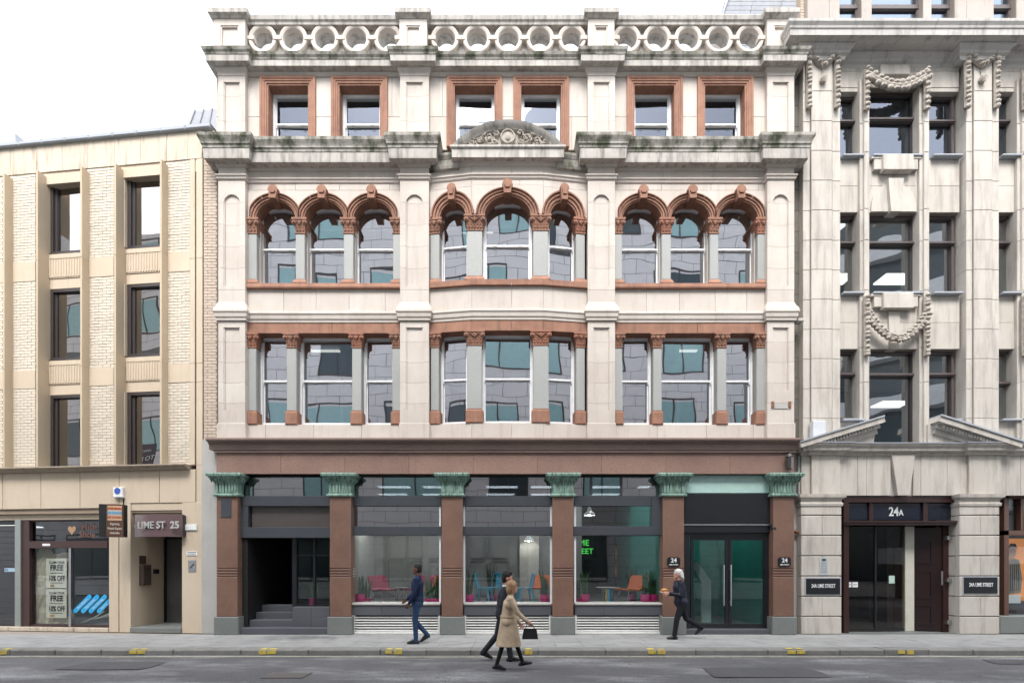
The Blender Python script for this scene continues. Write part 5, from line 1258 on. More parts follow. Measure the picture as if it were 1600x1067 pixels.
def rake(xa, za_, xb, zb_, name='raking_cornice', tip=True):
    d = Vector((xb - xa, zb_ - za_)).normalized(); n = Vector((-d.y, d.x)) * (1 if d.x > 0 else -1)
    def q(o0, o1, y0, y1, mat, nm, e0=0, e1=0):
        p = [(xa + d.x * e0 + n.x * o0, za_ + d.y * e0 + n.y * o0), (xb - d.x * e1 + n.x * o0, zb_ - d.y * e1 + n.y * o0), (xb - d.x * e1 + n.x * o1, zb_ - d.y * e1 + n.y * o1), (xa + d.x * e0 + n.x * o1, za_ + d.y * e0 + n.y * o1)]
        MB(F).prism([p], y0, y1).obj(nm, mat, P)
    q(0, .13, -.30, .2, 'port', name); q(-.10, 0, -.20, .2, 'portd', name, .1, .08); q(-.22, -.10, -.12, .2, 'port', name, .3, .12); q(.131, .17, -.33, .2, 'lead', 'lead_flashing')
    ln = math.hypot(xb - xa, zb_ - za_); m = MB(F); k = .35
    while k < ln - .2:
        c = (xa + d.x * k - n.x * .05, za_ + d.y * k - n.y * .05); m.box(c[0] - .025, c[0] + .025, -.24, -.19, c[1] - .04, c[1] + .04); k += .08
    m.obj('dentil_row', 'port', P, kind='stuff')
zr0, zr1 = Z(697, -.3), Z(660, -.3)
rake(X(1252, -.3), zr0 - .03, X(1384, -.3), zr1 + .02); rake(X(1597, -.3), zr0 - .03, X(1467, -.3), zr1 + .04)
MB(F).prism([[(X(1262), zf1 + .3), (X(1362), zf1 + .3), (X(1366), Z(672)), (X(1300), Z(690))]], -.06, .3).obj('tympanum_stone', 'port', P)
MB(F).prism([[(X(1447), zf1 + .3), (X(1447), Z(664)), (X(1466), Z(662)), (X(1580), Z(697)), (X(1580), zf1 + .3)]], -.06, .3).obj('tympanum_stone', 'port', P)
rz = [.12, Z(962), Z(931), Z(899.5), Z(868), Z(836.5), Z(805.5), Z(790)]
for a, b in ((1252, 1315), (1499.5, 1562)):
    x0, x1 = X(a, -.1), X(b, -.1)
    MB(F).box(x0 + .02, x1 - .02, -.05, .6, .12, zf0).obj('pier_core', 'portd', P)
    for k, (u, v) in enumerate(zip(rz, rz[1:])):
        if k % 2: c = (x0 + x1) / 2 + .02; MB(F).cbox(x0, c - .0015, -.10, .5, u + .012, v - .012, .012).obj('pier_stone', 'port', P); MB(F).cbox(c + .0015, x1, -.10, .5, u + .012, v - .012, .012).obj('pier_stone', 'port', P)
        else: MB(F).cbox(x0, x1, -.10, .5, u + .012, v - .012, .012).obj('pier_stone', 'port', P)
    MB(F).sweep([(x0, .5), (x0, -.10), (x1, -.10), (x1, .5)], [(-.2, Z(791)), (.02, Z(791)), (.03, Z(787)), (.0, Z(785)), (.01, Z(781)), (.07, Z(778)), (.08, Z(773)), (-.2, zf0)]).obj('pier_cap', 'port', P)
wd = .12
d24 = MB(F).box(X(1315, wd), X(1323, wd), wd - .08, wd + .2, .12, zf0).box(X(1488, wd), X(1500, wd), wd - .08, wd + .2, .12, zf0).box(X(1323, wd), X(1488, wd), wd - .075, wd + .2, Z(785, wd), zf0).box(X(1318, 0), X(1503, 0), -.02, wd + .1, Z(820, 0), Z(813, 0)).obj('doorway', 'dbrown', P)
MB(F).cbox(X(1316, 0), X(1504, 0), -.05, .1, Z(816, 0), Z(814, 0), .003).obj('door_hood', 'dbrown', d24)
for a, b in ((1357, 1363), (1441, 1448)): MB(F).box(X(a, wd), X(b, wd), wd - .03, wd + .1, Z(813, wd), Z(785, wd)).obj('transom_post', 'dbrown', d24)
for a, b in ((1323, 1357), (1363, 1441), (1448, 1488)): MB(F).box(X(a, wd), X(b, wd), wd + .02, wd + .05, Z(812, wd), Z(786, wd)).obj('transom_panel', plain('dark_blue_glass', (.012, .016, .028), .15), d24)
t = thing('number_lettering', 'white 24A lettering on the dark panel over the doorway', 'lettering', (X(1401, wd), wd, Z(806, wd)))
text('lettering', '24', .33, F, X(1397, wd), wd + .012, Z(799.5, wd), 'white', t, .004, sx=.78, bold=.006); text('lettering', 'A', .21, F, X(1408.5, wd), wd + .012, Z(801, wd), 'white', t, .004, sx=.85, bold=.004)
zdh = Z(821, wd)
gl = MB(F).box(X(1366, .3), X(1369, .3), .28, .33, .16, zdh).box(X(1322, .3), X(1412, .3), .285, .325, .16, .22).obj('glass_screen', 'black', P)
MB(F).box(X(1323, .3), X(1412, .3), .30, .31, .22, zdh).obj('screen_pane', glass('smoked_glass', .05, (.6, .56, .5), .004), gl)
lf = MB(F).box(X(1412, .45), X(1426, .45), .4, 1.0, .14, zdh).obj('open_door_edge', 'cream', P)
# panelled dark red door, ajar
DR = Frame(X(1472, .25), .25, R(180 - 17))
dw = 1.05
dr = MB(DR).box(0, dw, -.05, .0, .15, zdh - .03).obj('wooden_door', 'dred', P)
for z0, z1 in ((.32, .85), (1.0, 1.75), (1.92, 2.55)):
    MB(DR).prism([[(.2, z0), (dw - .2, z0), (dw - .2, z1), (.2, z1)], [(.25, z0 + .05), (.25, z1 - .05), (dw - .25, z1 - .05), (dw - .25, z0 + .05)]], .0, .02).obj('door_panel', 'dred', dr)
MB(F).box(X(1474, .2), X(1489, .2), .2, .3, .12, zdh).obj('door_leaf', 'dbrown', P)
m = MB(F)
for yy in (840, 906, 972): m.cbox(X(1481, .1), X(1487, .1), .1, .2, Z(yy + 3, .1), Z(yy - 3, .1), .01)
m.obj('door_bolt', 'silver', P)
MB(F).tube([(X(1472, .15), .15, Z(914, .15)), (X(1472, .15), .15, Z(892, .15))], .018, 8).obj('door_handle', 'silver', P)
MB(F).box(X(1315), X(1500), .0, 4.5, .10, .135).obj('lobby_floor', 'base', P)
MB(F).box(X(1318), X(1500), 3.5, 3.6, .1, zf0).obj('lobby_wall', plain('dim_lobby', (.06, .055, .045), .6), P)
MB(F).box(X(1310), X(1316), .5, 3.5, .1, zf0).box(X(1499), X(1505), .5, 3.5, .1, zf0).box(X(1310), X(1700), .4, 3.6, Z(783) + .1, Z(783) + .2).obj('lobby_side', 'dark_in', P)
MB(F).box(X(1350, 2.5), X(1358, 2.5), 2.2, 2.3, .14, 2.9).box(X(1395, 2.5), X(1400, 2.5), 2.2, 2.3, .14, 2.9).obj('lobby_column', plain('olive_panel', (.12, .105, .06), .6), P)
# notices on the glass and on the piers
t, cx, cz_, w_, h_ = sign('door_notice', 'pale green square notice on the dark glass screen', 'notice', F, 1389, 1398, 899, 911, .292, .006, plain('pale_green_paper', (.45, .60, .52), .6), ch=.001)
for k, (a, b) in enumerate(((1322, 1330.5), (1332, 1340.5))):
    t, cx, cz_, w_, h_ = sign('glass_sticker', ('left' if k == 0 else 'right') + ' of two small white stickers on the dark glass by the stone pier', 'sticker', F, a, b, 909, 917, .292, .005, 'white', ch=.001, grp='white stickers on the entrance glass')
    MB(F).box(cx - w_ * .35, cx + w_ * .35, .289, .292, cz_ - .005, cz_ + .008).obj('printed_line', 'steel', t)
for k, (a, b, yt, yb_) in enumerate(((1260, 1313, 903.5, 928), (1507, 1559, 901.5, 926.5))):
    t, cx, cz_, w_, h_ = sign('name_board', 'black 24A LIME STREET board on the stone pier ' + ('left' if k == 0 else 'right') + ' of the doorway', 'sign', F, a, b, yt, yb_, -.125, .02, 'black', grp='black address boards beside the doorway')
    MB(F).box(cx - w_ / 2 - .03, cx + w_ / 2 + .03, -.108, -.098, cz_ - h_ / 2 - .03, cz_ + h_ / 2 + .03).obj('backing_board', 'lead', t)
    text('lettering', '24A LIME STREET', .135, F, cx, -.128, cz_ + .01, 'white', t, .003, sx=.60, bold=.0015)
t, cx, cz_, w_, h_ = sign('wall_notice', 'pale grey paper notice on the stone pier above the black board', 'notice', F, 1280.5, 1294, 871, 898, -.108, .006, plain('grey_paper', (.42, .46, .47), .6), ch=.001)
for k in range(6): MB(F).box(cx - .08, cx + .08, -.111, -.108, cz_ - .16 + k * .05, cz_ - .15 + k * .05).obj('printed_line', 'steel', t)
MB(F).ball((cx, -.112, cz_ + .17), (.06, .006, .03), 8, 5).obj('notice_emblem', 'ink', t)
t, cx, cz_, w_, h_ = sign('cable_box', 'white metal equipment box fixed above the pediment on the pale pilaster', 'equipment box', F, 1271, 1291, 657, 683, -.2, .16, plain('box_white', (.62, .64, .67), .5), ch=.015)
# shop at the far right with a lit poster
wq = .25
MB(F).cbox(X(1562), X(1700), .0, .5, .12, Z(962), .02).obj('shop_plinth', 'base', P)
sh = MB(F).box(X(1563, wq), X(1570, wq), wq - .1, wq + .1, .2, zf0).box(X(1563, wq), X(1700, wq), wq - .1, wq + .1, Z(836, wq), Z(829, wq)).box(X(1590, wq), X(1594, wq), wq - .08, wq + .1, Z(829, wq), zf0).box(X(1563, wq), X(1700, wq), wq - .1, wq + .1, Z(779, wq), zf0 + .1).obj('shop_window', plain('tan_wood_frame', (.10, .045, .03), .5), P)
MB(F).box(X(1570, wq), X(1700, wq), wq + .02, wq + .03, Z(962, wq), zf0).obj('shop_pane', 'glasss', sh)
MB(F).box(X(1500), X(2100), 2.5, 2.6, .1, zf0).obj('room_wall', 'dark_in', P)
t, cx, cz_, w_, h_ = sign('shop_poster', 'warm orange poster of a person in a striped top inside the far right shop window', 'poster', F, 1573, 1625, 841, 938, .45, .02, plain('orange_poster', (.42, .15, .045), .6, 0, .25), ch=.002)
px_ = X(1585, .45)
M['skin1'] = plain('pale_skin', (.52, .28, .19), .55); M['hairb'] = plain('dark_hair', (.03, .02, .016), .7)
m = MB(F); m.prism([[(px_ - .09 + .13 * math.cos(R(20 * k)), 2.24 + .17 * math.sin(R(20 * k))) for k in range(18)]], .44, .449); m.obj('printed_face', 'skin1', t)
MB(F).prism([[(px_ - .2, 2.30), (px_ - .12, 2.46), (px_ + .02, 2.45), (px_ + .08, 2.3), (px_ + .03, 2.36), (px_ - .1, 2.39)]], .436, .44).obj('printed_hair', 'hairb', t)
MB(F).prism([[(px_ - .32, 1.3), (px_ - .26, 1.85), (px_ - .1, 2.08), (px_ + .12, 2.02), (px_ + .2, 1.5), (px_ + .15, 1.15), (px_ - .2, 1.1)]], .438, .449).obj('printed_top', plain('printed_grey', (.25, .20, .17), .6), t)
m = MB(F)
for k in range(7): m.box(px_ - .24 + k * .055, px_ - .222 + k * .055, .434, .438, 1.2, 1.9)
m.obj('printed_stripes', 'ink', t)
t, cx, cz_, w_, h_ = sign('white_card', 'white card standing below the orange poster behind the shop glass', 'card', F, 1572, 1595, 929, 942, .42, .015, 'white', ch=.002)
M['drk'] = plain('dark_red_item', (.07, .02, .02), .5)
t = thing('display_table', 'dark low display table behind the far right shop glass', 'table', (X(1595, .9), .9, .2))
MB(F).cbox(X(1575, .9), X(1625, .9), .7, 1.1, Z(962, .9), Z(952, .9), .01).obj('table_top', 'drk', t)
for px in (1578, 1618): MB(F).box(X(px, .9), X(px + 2, .9), .75, 1.05, .2, Z(962, .9)).obj('leg', 'drk', t)

# ------------------------------------------------------------------ distant roof behind the parapet, building across the street
D = thing('rear_building', 'pale grey slate-hung building rising behind the right end of the parapet', 'building', (X(1200, 6), 6, 0))
zr = Z(21, 6)
xa, xb, xc = X(1128, 6), X(1150, 6), X(1262, 6)
MB().prism([[(xa, zr - 3), (xa, zr), (xb + .25, zr + 2.2), (xc, zr + 2.2), (xc, zr - 3)]], 6.05, 7).obj('wall_core', 'joint', D)
for r in range(22):
    z0 = zr - 1.6 + r * .17; k = 0; xx = xa + (.16 if r % 2 else 0)
    lx = xa + max(0, (z0 - zr) / 2.2 * (xb + .25 - xa))
    if z0 > zr + 2: break
    n = int((xc - lx) / 1.1) + 1
    for j in range(n):
        a = lx + j * 1.1; MB().cbox(a, min(a + 1.09, xc), 6.0 - .01, 6.06, z0, z0 + .165, .006).obj('slate_course', 'slate', D)
MB().tube([(xa - .05, 5.95, zr - .3), (xa + .02, 5.95, zr), (xb + .3, 5.95, zr + 2.3)], .05, 8).obj('verge_pipe', 'lead', D)
t = thing('overhead_wire', 'thin dark wire slanting up behind the parapet near the slate roof', 'wire', (X(1125, 4), 4, Z(30, 4)))
MB().tube([(X(1124, 4), 4, Z(40, 4)), (X(1136, 4), 4, Z(-10, 4))], .012, 5).obj('wire_strand', 'ink', t)
# across the street (seen only in the glass)
O = thing('facing_building', 'grey stone-clad office building across the street, seen reflected in the windows', 'building', (0, -14.2, 0))
YO = -14.2
HO = 22.8
M['clad'] = stone('grey_cladding', (.68, .66, .65), (.58, .56, .56), blotch=.5, rnd=0, bump=.05)
M['clad2'] = stone('cladding_joint', (.20, .20, .20), rnd=0)
M['tealg'] = plain('teal_glazing', (.30, .48, .48), .2)
M['dkg'] = plain('dark_glazing', (.03, .05, .06), .15)
MB().box(-48, 17, YO - .6, YO - .02, 0, HO).obj('wall_core', 'clad2', O)
wins = []
for i, xc_ in enumerate((-45, -40, -35, -31, -26, -21, -16.5, -11.5, -6.2, -1.0, 4.3, 9.5, 14.3)):
    for j, z0 in enumerate((1.0, 5.4, 9.2, 13.0, 16.6, 20.4)):
        w_ = 1.1 if (i + j) % 3 else 1.9
        wins.append((xc_ - w_ + (j % 2) * .8, xc_ + w_ + (j % 2) * .8, z0, z0 + (2.2 if j else 3.0)))
cl = MB(); bz = .62; r = 0
while r * bz < HO - .1:
    z0 = r * bz; holes = [(a, b) for a, b, c, d in wins if c < z0 + bz / 2 < d]
    for p, q in cut(-48, 17, holes):
        k = p - ((p + (.65 if r % 2 else 0)) % 1.3)
        while k < q:
            a, b = max(k, p), min(k + 1.3, q)
            if b - a > .04: cl.box(a + .012, b - .012, YO - .05, YO, z0 + .012, z0 + bz - .012)
            k += 1.3
    r += 1
cl.obj('cladding', 'clad', O, kind='stuff')
for i, (a, b, c, d) in enumerate(wins):
    w_ = MB().box(a, b, YO - .01, YO + .03, c, c + .08).box(a, b, YO - .01, YO + .03, d - .08, d).box(a, a + .07, YO - .009, YO + .025, c + .08, d - .08).box(b - .07, b, YO - .009, YO + .025, c + .08, d - .08).box((a + b) / 2 - .03, (a + b) / 2 + .03, YO - .009, YO + .025, c + .08, d - .08).obj('window', 'dfr', O)
    MB().box(a, b, YO - .016, YO - .006, c, d).obj('pane', 'tealg' if (i % 5 and c > 3) else 'dkg', w_)
# curved tower beyond it with white balcony bands
TW = thing('curved_tower', 'dark round tower with white balcony bands, seen reflected in the right-hand windows', 'building', (27, -22, 0))
MB().lathe([(7.0, 0), (7.0, 24)], (27, -22, 0), 40).obj('tower_wall', 'dkg', TW)
MB().box(17.3, 44, -18, -16, 0, 6.5).obj('added_podium', 'clad', TW); MB().box(17.3, 44, -15.98, -15.9, 1, 5).obj('added_podium_glazing', 'dkg', TW)  # unseen low block, added to keep white horizon sky out of the door glass
for k in range(7): MB().lathe([(7.0, 2 + k * 3.1), (7.7, 2 + k * 3.1), (7.7, 3.0 + k * 3.1), (7.0, 3.0 + k * 3.1)], (27, -22, 0), 40).obj('balcony_band', 'white', TW)

# letting board on the facing building, mirrored in the tan building's lowest right window
v = Vector((-20.7, 14.0)) - L.o; lu, lw = v.dot(L.ex), -v.dot(L.ey)
lw_ = L.world((lu, lw, 8.1)); LB = Frame(lw_[0], lw_[1], R(180))
t = thing('letting_board', 'dark TO LET board across the street, seen mirrored in a tan building window', 'sign board', (lw_[0], lw_[1], 7.4))
MB(LB).box(-.65, .65, .0, .05, 7.45, 8.8).obj('board', plain('plum_board', (.045, .025, .035), .5), t)
text('lettering', 'TO LET', .42, LB, 0, -.01, 7.9, 'white', t, .005); text('lettering', 'OFFICES', .2, LB, 0, -.01, 8.4, 'white', t, .005)
MB(LB).tube([(0, .05, 7.6), (0, lw_[1] * 0 + abs(YO - lw_[1]) + .05, 7.6)], .03, 6).obj('bracket', 'steel', t)
# ------------------------------------------------------------------ inside the ground-floor rooms
F = W0; FZ = .80
def inb(name, mat, x0, x1, y0, y1, z0, z1, par=None): return MB().box(x0, x1, y0, y1, z0, z1).obj(name, mat, par or B)
inb('shop_floor', plain('grey_vinyl_floor', (.17, .175, .18), .35), X(518), X(1066), .24, 8, .70, FZ)
inb('shop_ceiling', 'mid_in', X(371) + .1, X(1208), .2, 8, 4.18, 4.3)
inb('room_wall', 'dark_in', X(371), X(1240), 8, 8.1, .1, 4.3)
gw = inb('grey_partition', 'greyw', X(500, 3.6), X(909, 3.5), 3.5, 3.6, FZ, 4.18)
for a, b in ((556, 576), (580, 604), (608, 634), (638, 662), (668, 694), (700, 726), (732, 760), (766, 796)):
    for z0, z1 in ((FZ + .12, 2.05), (2.12, 3.6)):
        x0, x1 = X(a, 3.45), X(b, 3.45); r = .09
        def rr(x0, x1, z0, z1, r):
            o = []
            for cx, cz_, s in ((x0 + r, z0 + r, 180), (x1 - r, z0 + r, 270), (x1 - r, z1 - r, 0), (x0 + r, z1 - r, 90)):
                o += [(cx + r * math.cos(R(s + 30 * k)), cz_ + r * math.sin(R(s + 30 * k))) for k in range(4)]
            return o
        MB().prism([rr(x0, x1, z0, z1, r), rr(x0 + .03, x1 - .03, z0 + .03, z1 - .03, r - .03)[::-1]], 3.46, 3.5).obj('panel_moulding', 'greyw', gw)
inb('teal_partition', 'teal', X(985, 3.8), X(1066, .2), 3.8, 3.9, FZ, 4.18)
inb('teal_partition', 'teal', X(1045), X(1050), .3, 8, .1, 4.18)
inb('picture_wall', 'dark_in', X(909, 6), X(1000, 6), 6, 6.1, FZ, 4.18)
inb('room_partition', 'greyw', X(518), X(522), .25, 3.5, FZ, 4.18)
inb('blockwork_column', 'lt_in', X(812, 3.4), X(842, 3.4), 3.36, 3.46, FZ, 4.18)
inb('lobby_floor', 'slatef', X(1066), X(1240), .12, 8, .1, .24)
inb('stair_wall', 'teal', X(1060), X(1240), 3.4, 3.5, .24, 4.18)
inb('side_wall', 'teal', X(1212), X(1218), .3, 3.4, .24, 4.18)
inb('cream_panel', 'cream', X(1166, 2), X(1187, 2), 2.0, 2.05, Z(948, 2), Z(884, 2))
hr = MB()
pth = [(1086, 878), (1104, 908), (1104, 972)]
pts = [(X(a, 1.4), Z(b, 1.4)) for a, b in pth]; w_ = .13
hr.prism([[(pts[0][0] - w_, pts[0][1]), (pts[0][0] + w_ * .6, pts[0][1]), (pts[1][0] + w_, pts[1][1] + .02), (pts[2][0] + w_, pts[2][1]), (pts[2][0] - w_, pts[2][1]), (pts[1][0] - w_, pts[1][1] - .05)]], 1.4, 1.5)
hr.obj('stair_balustrade', 'white', B)
inb('floor_skirting', 'cream', X(1150, 3.3), X(1200, 3.3), 3.34, 3.4, .24, .36)
t = thing('wall_picture', 'orange and yellow framed picture on the dark wall behind the orange chair', 'picture', (X(966, 5.9), 5.95, Z(905, 5.9)))
MB().cbox(X(960, 5.9), X(972, 5.9), 5.92, 5.99, Z(905, 5.9), Z(850, 5.9), .01).obj('frame', 'black', t)
MB().box(X(961.2, 5.9), X(970.8, 5.9), 5.91, 5.92, Z(903, 5.9), Z(852, 5.9)).obj('print', stone('picture_print', (.5, .28, .08), (.2, .05, .03), blotch=1, bs=4, rnd=0), t)
# neon sign, partly behind the granite pier
t = thing('neon_sign', 'green neon LIME STREET sign glowing in the dark shop interior', 'neon sign', (X(915, 4.6), 4.7, Z(868, 4.6)))
MB().box(X(884, 4.6), X(933, 4.6), 4.68, 4.72, Z(872, 4.6), Z(838, 4.6)).obj('backing_board', 'black', t)
text('lettering', 'LIME', .29, F, X(908, 4.6), 4.66, Z(848, 4.6), 'neon', t, .006, sx=1.0); text('lettering', 'STREET', .27, F, X(908, 4.6), 4.66, Z(861, 4.6), 'neon', t, .006, sx=1.0)
# glowing panels added under the ceiling to brighten the shop interior
for px in (590, 660, 760, 830, 925, 1000):
    for y in (1.6, 3.0):
        if px < 909 or y > 0: MB().box(X(px, y), X(px, y) + .9, y, y + .3, 4.165, 4.178).obj('added_fill_panel', 'fill_lamp', B)
MB().box(X(1110, 1.6), X(1110, 1.6) + 1, 1.5, 1.9, 4.165, 4.178).obj('added_fill_panel', 'fill_lamp', B)
# pendant lamps
def pendant(px, y, zl_, lit, label):
    x = X(px, y); t = thing('pendant_lamp', label, 'pendant lamp', (x, y, zl_), 'pendant lamps in the shop')
    MB().tube([(x, y, 4.18), (x, y, zl_ + .22)], .01, 6).obj('cord', 'black', t)
    MB().lathe([(.03, .24), (.05, .20), (.06, .13), (.16, .05), (.17, .0), (.15, .0), (.05, .12), (.02, .2)], (x, y, zl_), 16).obj('lamp_shade', plain('pale_metal_shade', (.45, .52, .55), .3), t, smooth=True)
    MB().ball((x, y, zl_ + .04), .05, 10, 8).obj('bulb', 'spot' if lit else 'white', t, smooth=True)
for k, (px, y) in enumerate(((574, 2.2), (598, 2.2), (622, 2.2), (646, 2.2))):
    pendant(px, y, Z(824, y), True, ('leftmost', 'second', 'third', 'rightmost')[k] + ' of the four lamps hanging behind the upper pane above the magenta chairs')
pendant(921, 1.6, Z(805, 1.6), True, 'pale dome lamp behind the upper pane left of the door bay')
pendant(826, 3.0, Z(845, 3), True, 'small lamp hanging near the pale column over the turquoise chairs')
pendant(1140, 1.9, 3.3, True, 'added lamp brightening the lobby inside the glass double doors')  # extra lamp, added to light the door lobby
pendant(1010, 2.6, 3.4, True, 'added lamp brightening the room over the orange chair by the teal wall')  # extra lamp, added to light this end of the shop
# lounge chair: local frame, facing +x, origin on the floor
def lounge_chair(mat, label, group):
    t = thing('lounge_chair', label, 'chair', (0, 0, 0), group)
    def slab(pts, hw, th):
        m = MB(); n = len(pts); vs = []
        for i, (x, z) in enumerate(pts):
            d = Vector(pts[min(i + 1, n - 1)]) - Vector(pts[max(i - 1, 0)]); d.normalize(); nn = (-d.y, d.x); k = 1 - .12 * (i in (0, n - 1))
            for s, o in ((-1, -th / 2), (1, -th / 2), (1, th / 2), (-1, th / 2)): vs.append((x + nn[0] * o, s * hw * k, z + nn[1] * o))
        fs = [(i * 4 + j, i * 4 + (j + 1) % 4, i * 4 + 4 + (j + 1) % 4, i * 4 + 4 + j) for i in range(n - 1) for j in range(4)] + [(3, 2, 1, 0), tuple(range(4 * n - 4, 4 * n))]
        return m.add(vs, fs)
    slab([(.30, .385), (.27, .40), (.1, .385), (-.12, .36), (-.2, .37)], .31, .05).obj('seat', mat, t)
    slab([(-.185, .365), (-.24, .42), (-.29, .55), (-.35, .72), (-.37, .78)], .31, .045).obj('backrest', mat, t)
    MB().tube([(.2, -.24, .37), (-.16, -.24, .35), (-.16, .24, .35), (.2, .24, .37)], .010, 6).obj('seat_frame', 'silver', t)
    for sx, sy in ((1, -1), (1, 1), (-1, 1), (-1, -1)):
        MB().tube([(.14 * sx, .2 * sy, .36), (.27 * sx, .27 * sy, .0)], .010, 6).obj('leg', 'silver', t)
    return t
def place(proto, label, px, y, rz, first=False, z=FZ):
    c = proto if first else copy_tree(proto); c.location = (X(px, y), y, z); c.rotation_euler = (0, 0, R(rz)); c['label'] = label; return c
ch = lounge_chair('burg', 'x', 'magenta lounge chairs in the shop window')
place(ch, 'burgundy lounge chair nearest the left granite pier in the second bay', 601, 1.35, -38, True)
place(ch, 'burgundy lounge chair just left of the man in the navy jumper', 640, 1.6, 215)
place(ch, 'burgundy lounge chair right of the man in the navy jumper, behind plants', 673, 1.9, 240)
ch = lounge_chair('orange', 'x', 'orange lounge chairs in the shop window')
place(ch, 'orange lounge chair in front of the teal wall', 982, 1.5, 205, True)
place(ch, 'dark orange lounge chair right behind the turquoise chairs', 838, 2.4, 235)
place(ch, 'orange lounge chair half hidden behind the granite pier and potted plants', 684, 1.3, 250)
# turquoise metal cafe chair
def metal_chair():
    t = thing('metal_chair', 'x', 'chair', (0, 0, 0), 'turquoise metal chairs at the window')
    MB().prism([[(-.19, -.17), (.17, -.19), (.2, -.1), (.2, .1), (.17, .19), (-.19, .17)]], 0, .025)
    m = MB(); pts = [(-.17, -.16), (.16, -.19), (.2, -.14), (.2, .14), (.16, .19), (-.17, .16)]
    vs = [(x, y, z) for z in (.43, .455) for x, y in pts]; n = 6
    m.add(vs, [tuple(range(5, -1, -1)), tuple(range(6, 12))] + [(i, (i + 1) % 6, (i + 1) % 6 + 6, i + 6) for i in range(6)]).obj('seat', 'blue', t)
    m = MB().tube([(-.17, -.17, .44), (-.22, -.19, .62), (-.25, -.16, .80), (-.255, -.08, .85), (-.255, .08, .85), (-.25, .16, .80), (-.22, .19, .62), (-.17, .17, .44)], .016, 8)
    m.obj('back_frame', 'blue', t, smooth=True)
    MB().add([(-.172, -.06, .45), (-.172, .06, .45), (-.262, .07, .85), (-.262, -.07, .85), (-.186, -.06, .45), (-.186, .06, .45), (-.276, .07, .85), (-.276, -.07, .85)], [(0, 1, 2, 3), (7, 6, 5, 4), (0, 4, 5, 1), (3, 2, 6, 7), (0, 3, 7, 4), (1, 5, 6, 2)]).obj('back_slat', 'blue', t)
    for sx, sy in ((1, -1), (1, 1), (-1, 1), (-1, -1)):
        a, b = (.15 * sx, .15 * sy), (.23 * sx, .22 * sy)
        MB().add([(a[0] - .035, a[1], .43), (a[0] + .035, a[1], .43), (a[0], a[1] - .035 * sy, .43), (b[0] - .014, b[1], 0), (b[0] + .014, b[1], 0), (b[0], b[1] - .014 * sy, 0)], [(0, 1, 2), (5, 4, 3), (0, 3, 4, 1), (1, 4, 5, 2), (2, 5, 3, 0)]).obj('leg', 'blue', t)
    return t
ch = metal_chair()
place(ch, 'turquoise metal chair nearest the left, facing the small table', 756, 1.15, -15, True)
place(ch, 'turquoise metal chair behind the suited man, facing left', 820, 1.15, 192)
place(ch, 'turquoise metal chair farther back, partly behind another turquoise chair', 774, 1.6, 250)
def side_table(px, y, label, r=.32, h=.46, top='greyw', leg='silver'):
    t = thing('side_table', label, 'table', (X(px, y), y, FZ))
    x = X(px, y); MB().lathe([(r - .02, h - .02), (r, h - .01), (r, h), (r - .01, h + .005)], (x, y, FZ), 20).obj('table_top', top, t)
    for k in range(4):
        a = R(45 + 90 * k); MB().tube([(x + r * .55 * math.cos(a), y + r * .55 * math.sin(a), FZ + h - .02), (x + r * .85 * math.cos(a), y + r * .85 * math.sin(a), FZ)], .013, 6).obj('leg', leg, t)
    return t
side_table(627, 1.2, 'small low table between the burgundy chairs', .22)
side_table(789, 1.25, 'small turquoise cafe table between the turquoise chairs', .25, .62, 'blue', 'blue')
side_table(950, 1.25, 'low round table with steel legs beside the orange chair', .33)
t = thing('magazine_rack', 'blue and yellow striped stand leaning under the low round table', 'stand', (X(951, 1.0), .95, FZ))
for k, mt in enumerate((plain('yellow_strip', (.6, .42, .08), .5), 'blue', plain('navy_strip', (.03, .10, .22), .5))): MB().cbox(X(946 + 3.4 * k, .95), X(949 + 3.4 * k, .95), .93, .97, FZ, FZ + .42, .01).obj('panel', mt, t)
# snake plants in magenta pots
def plant(px, y, hgt, label, lean=0, z=.915, pr=.115, cat='plant', blades=13):
    x = X(px, y); zb = z; t = thing('potted_plant', label, 'potted plant', (x, y, zb), 'potted plants along the shop windows')
    MB().lathe([(pr * .78, 0), (pr, .02), (pr * 1.08, .20), (pr * 1.0, .20), (pr * .92, .17)], (x, y, zb), 18).obj('pot', 'magenta', t, smooth=True)
    m = MB()
    for k in range(blades):
        a = random.uniform(0, 6.28); rr = random.uniform(0, pr * .7); h = hgt * random.uniform(.5, 1.0); w = random.uniform(.026, .042); ln = random.uniform(.02, .26) * h
        bx, by = x + rr * math.cos(a), y + rr * math.sin(a); tx, ty = bx + ln * math.cos(a) + lean * h, by + ln * math.sin(a); ta = random.uniform(0, 3.14); ux, uy = math.cos(ta), math.sin(ta)
        vs = []
        for f, wf in ((0, .8), (.35, 1), (.7, .8), (.93, .35), (1, .02)):
            cx, cy = bx + (tx - bx) * f * f, by + (ty - by) * f * f; cz_ = zb + .17 + h * f
            vs += [(cx - ux * w * wf, cy - uy * w * wf, cz_), (cx + uy * .008, cy - ux * .008, cz_), (cx + ux * w * wf, cy + uy * w * wf, cz_)]
        fs = []
        for i in range(4):
            q = i * 3; fs += [(q, q + 1, q + 4, q + 3), (q + 1, q + 2, q + 5, q + 4)]
        m.add(vs, fs)
    m.obj('leaves', 'leaf', t)
    return t
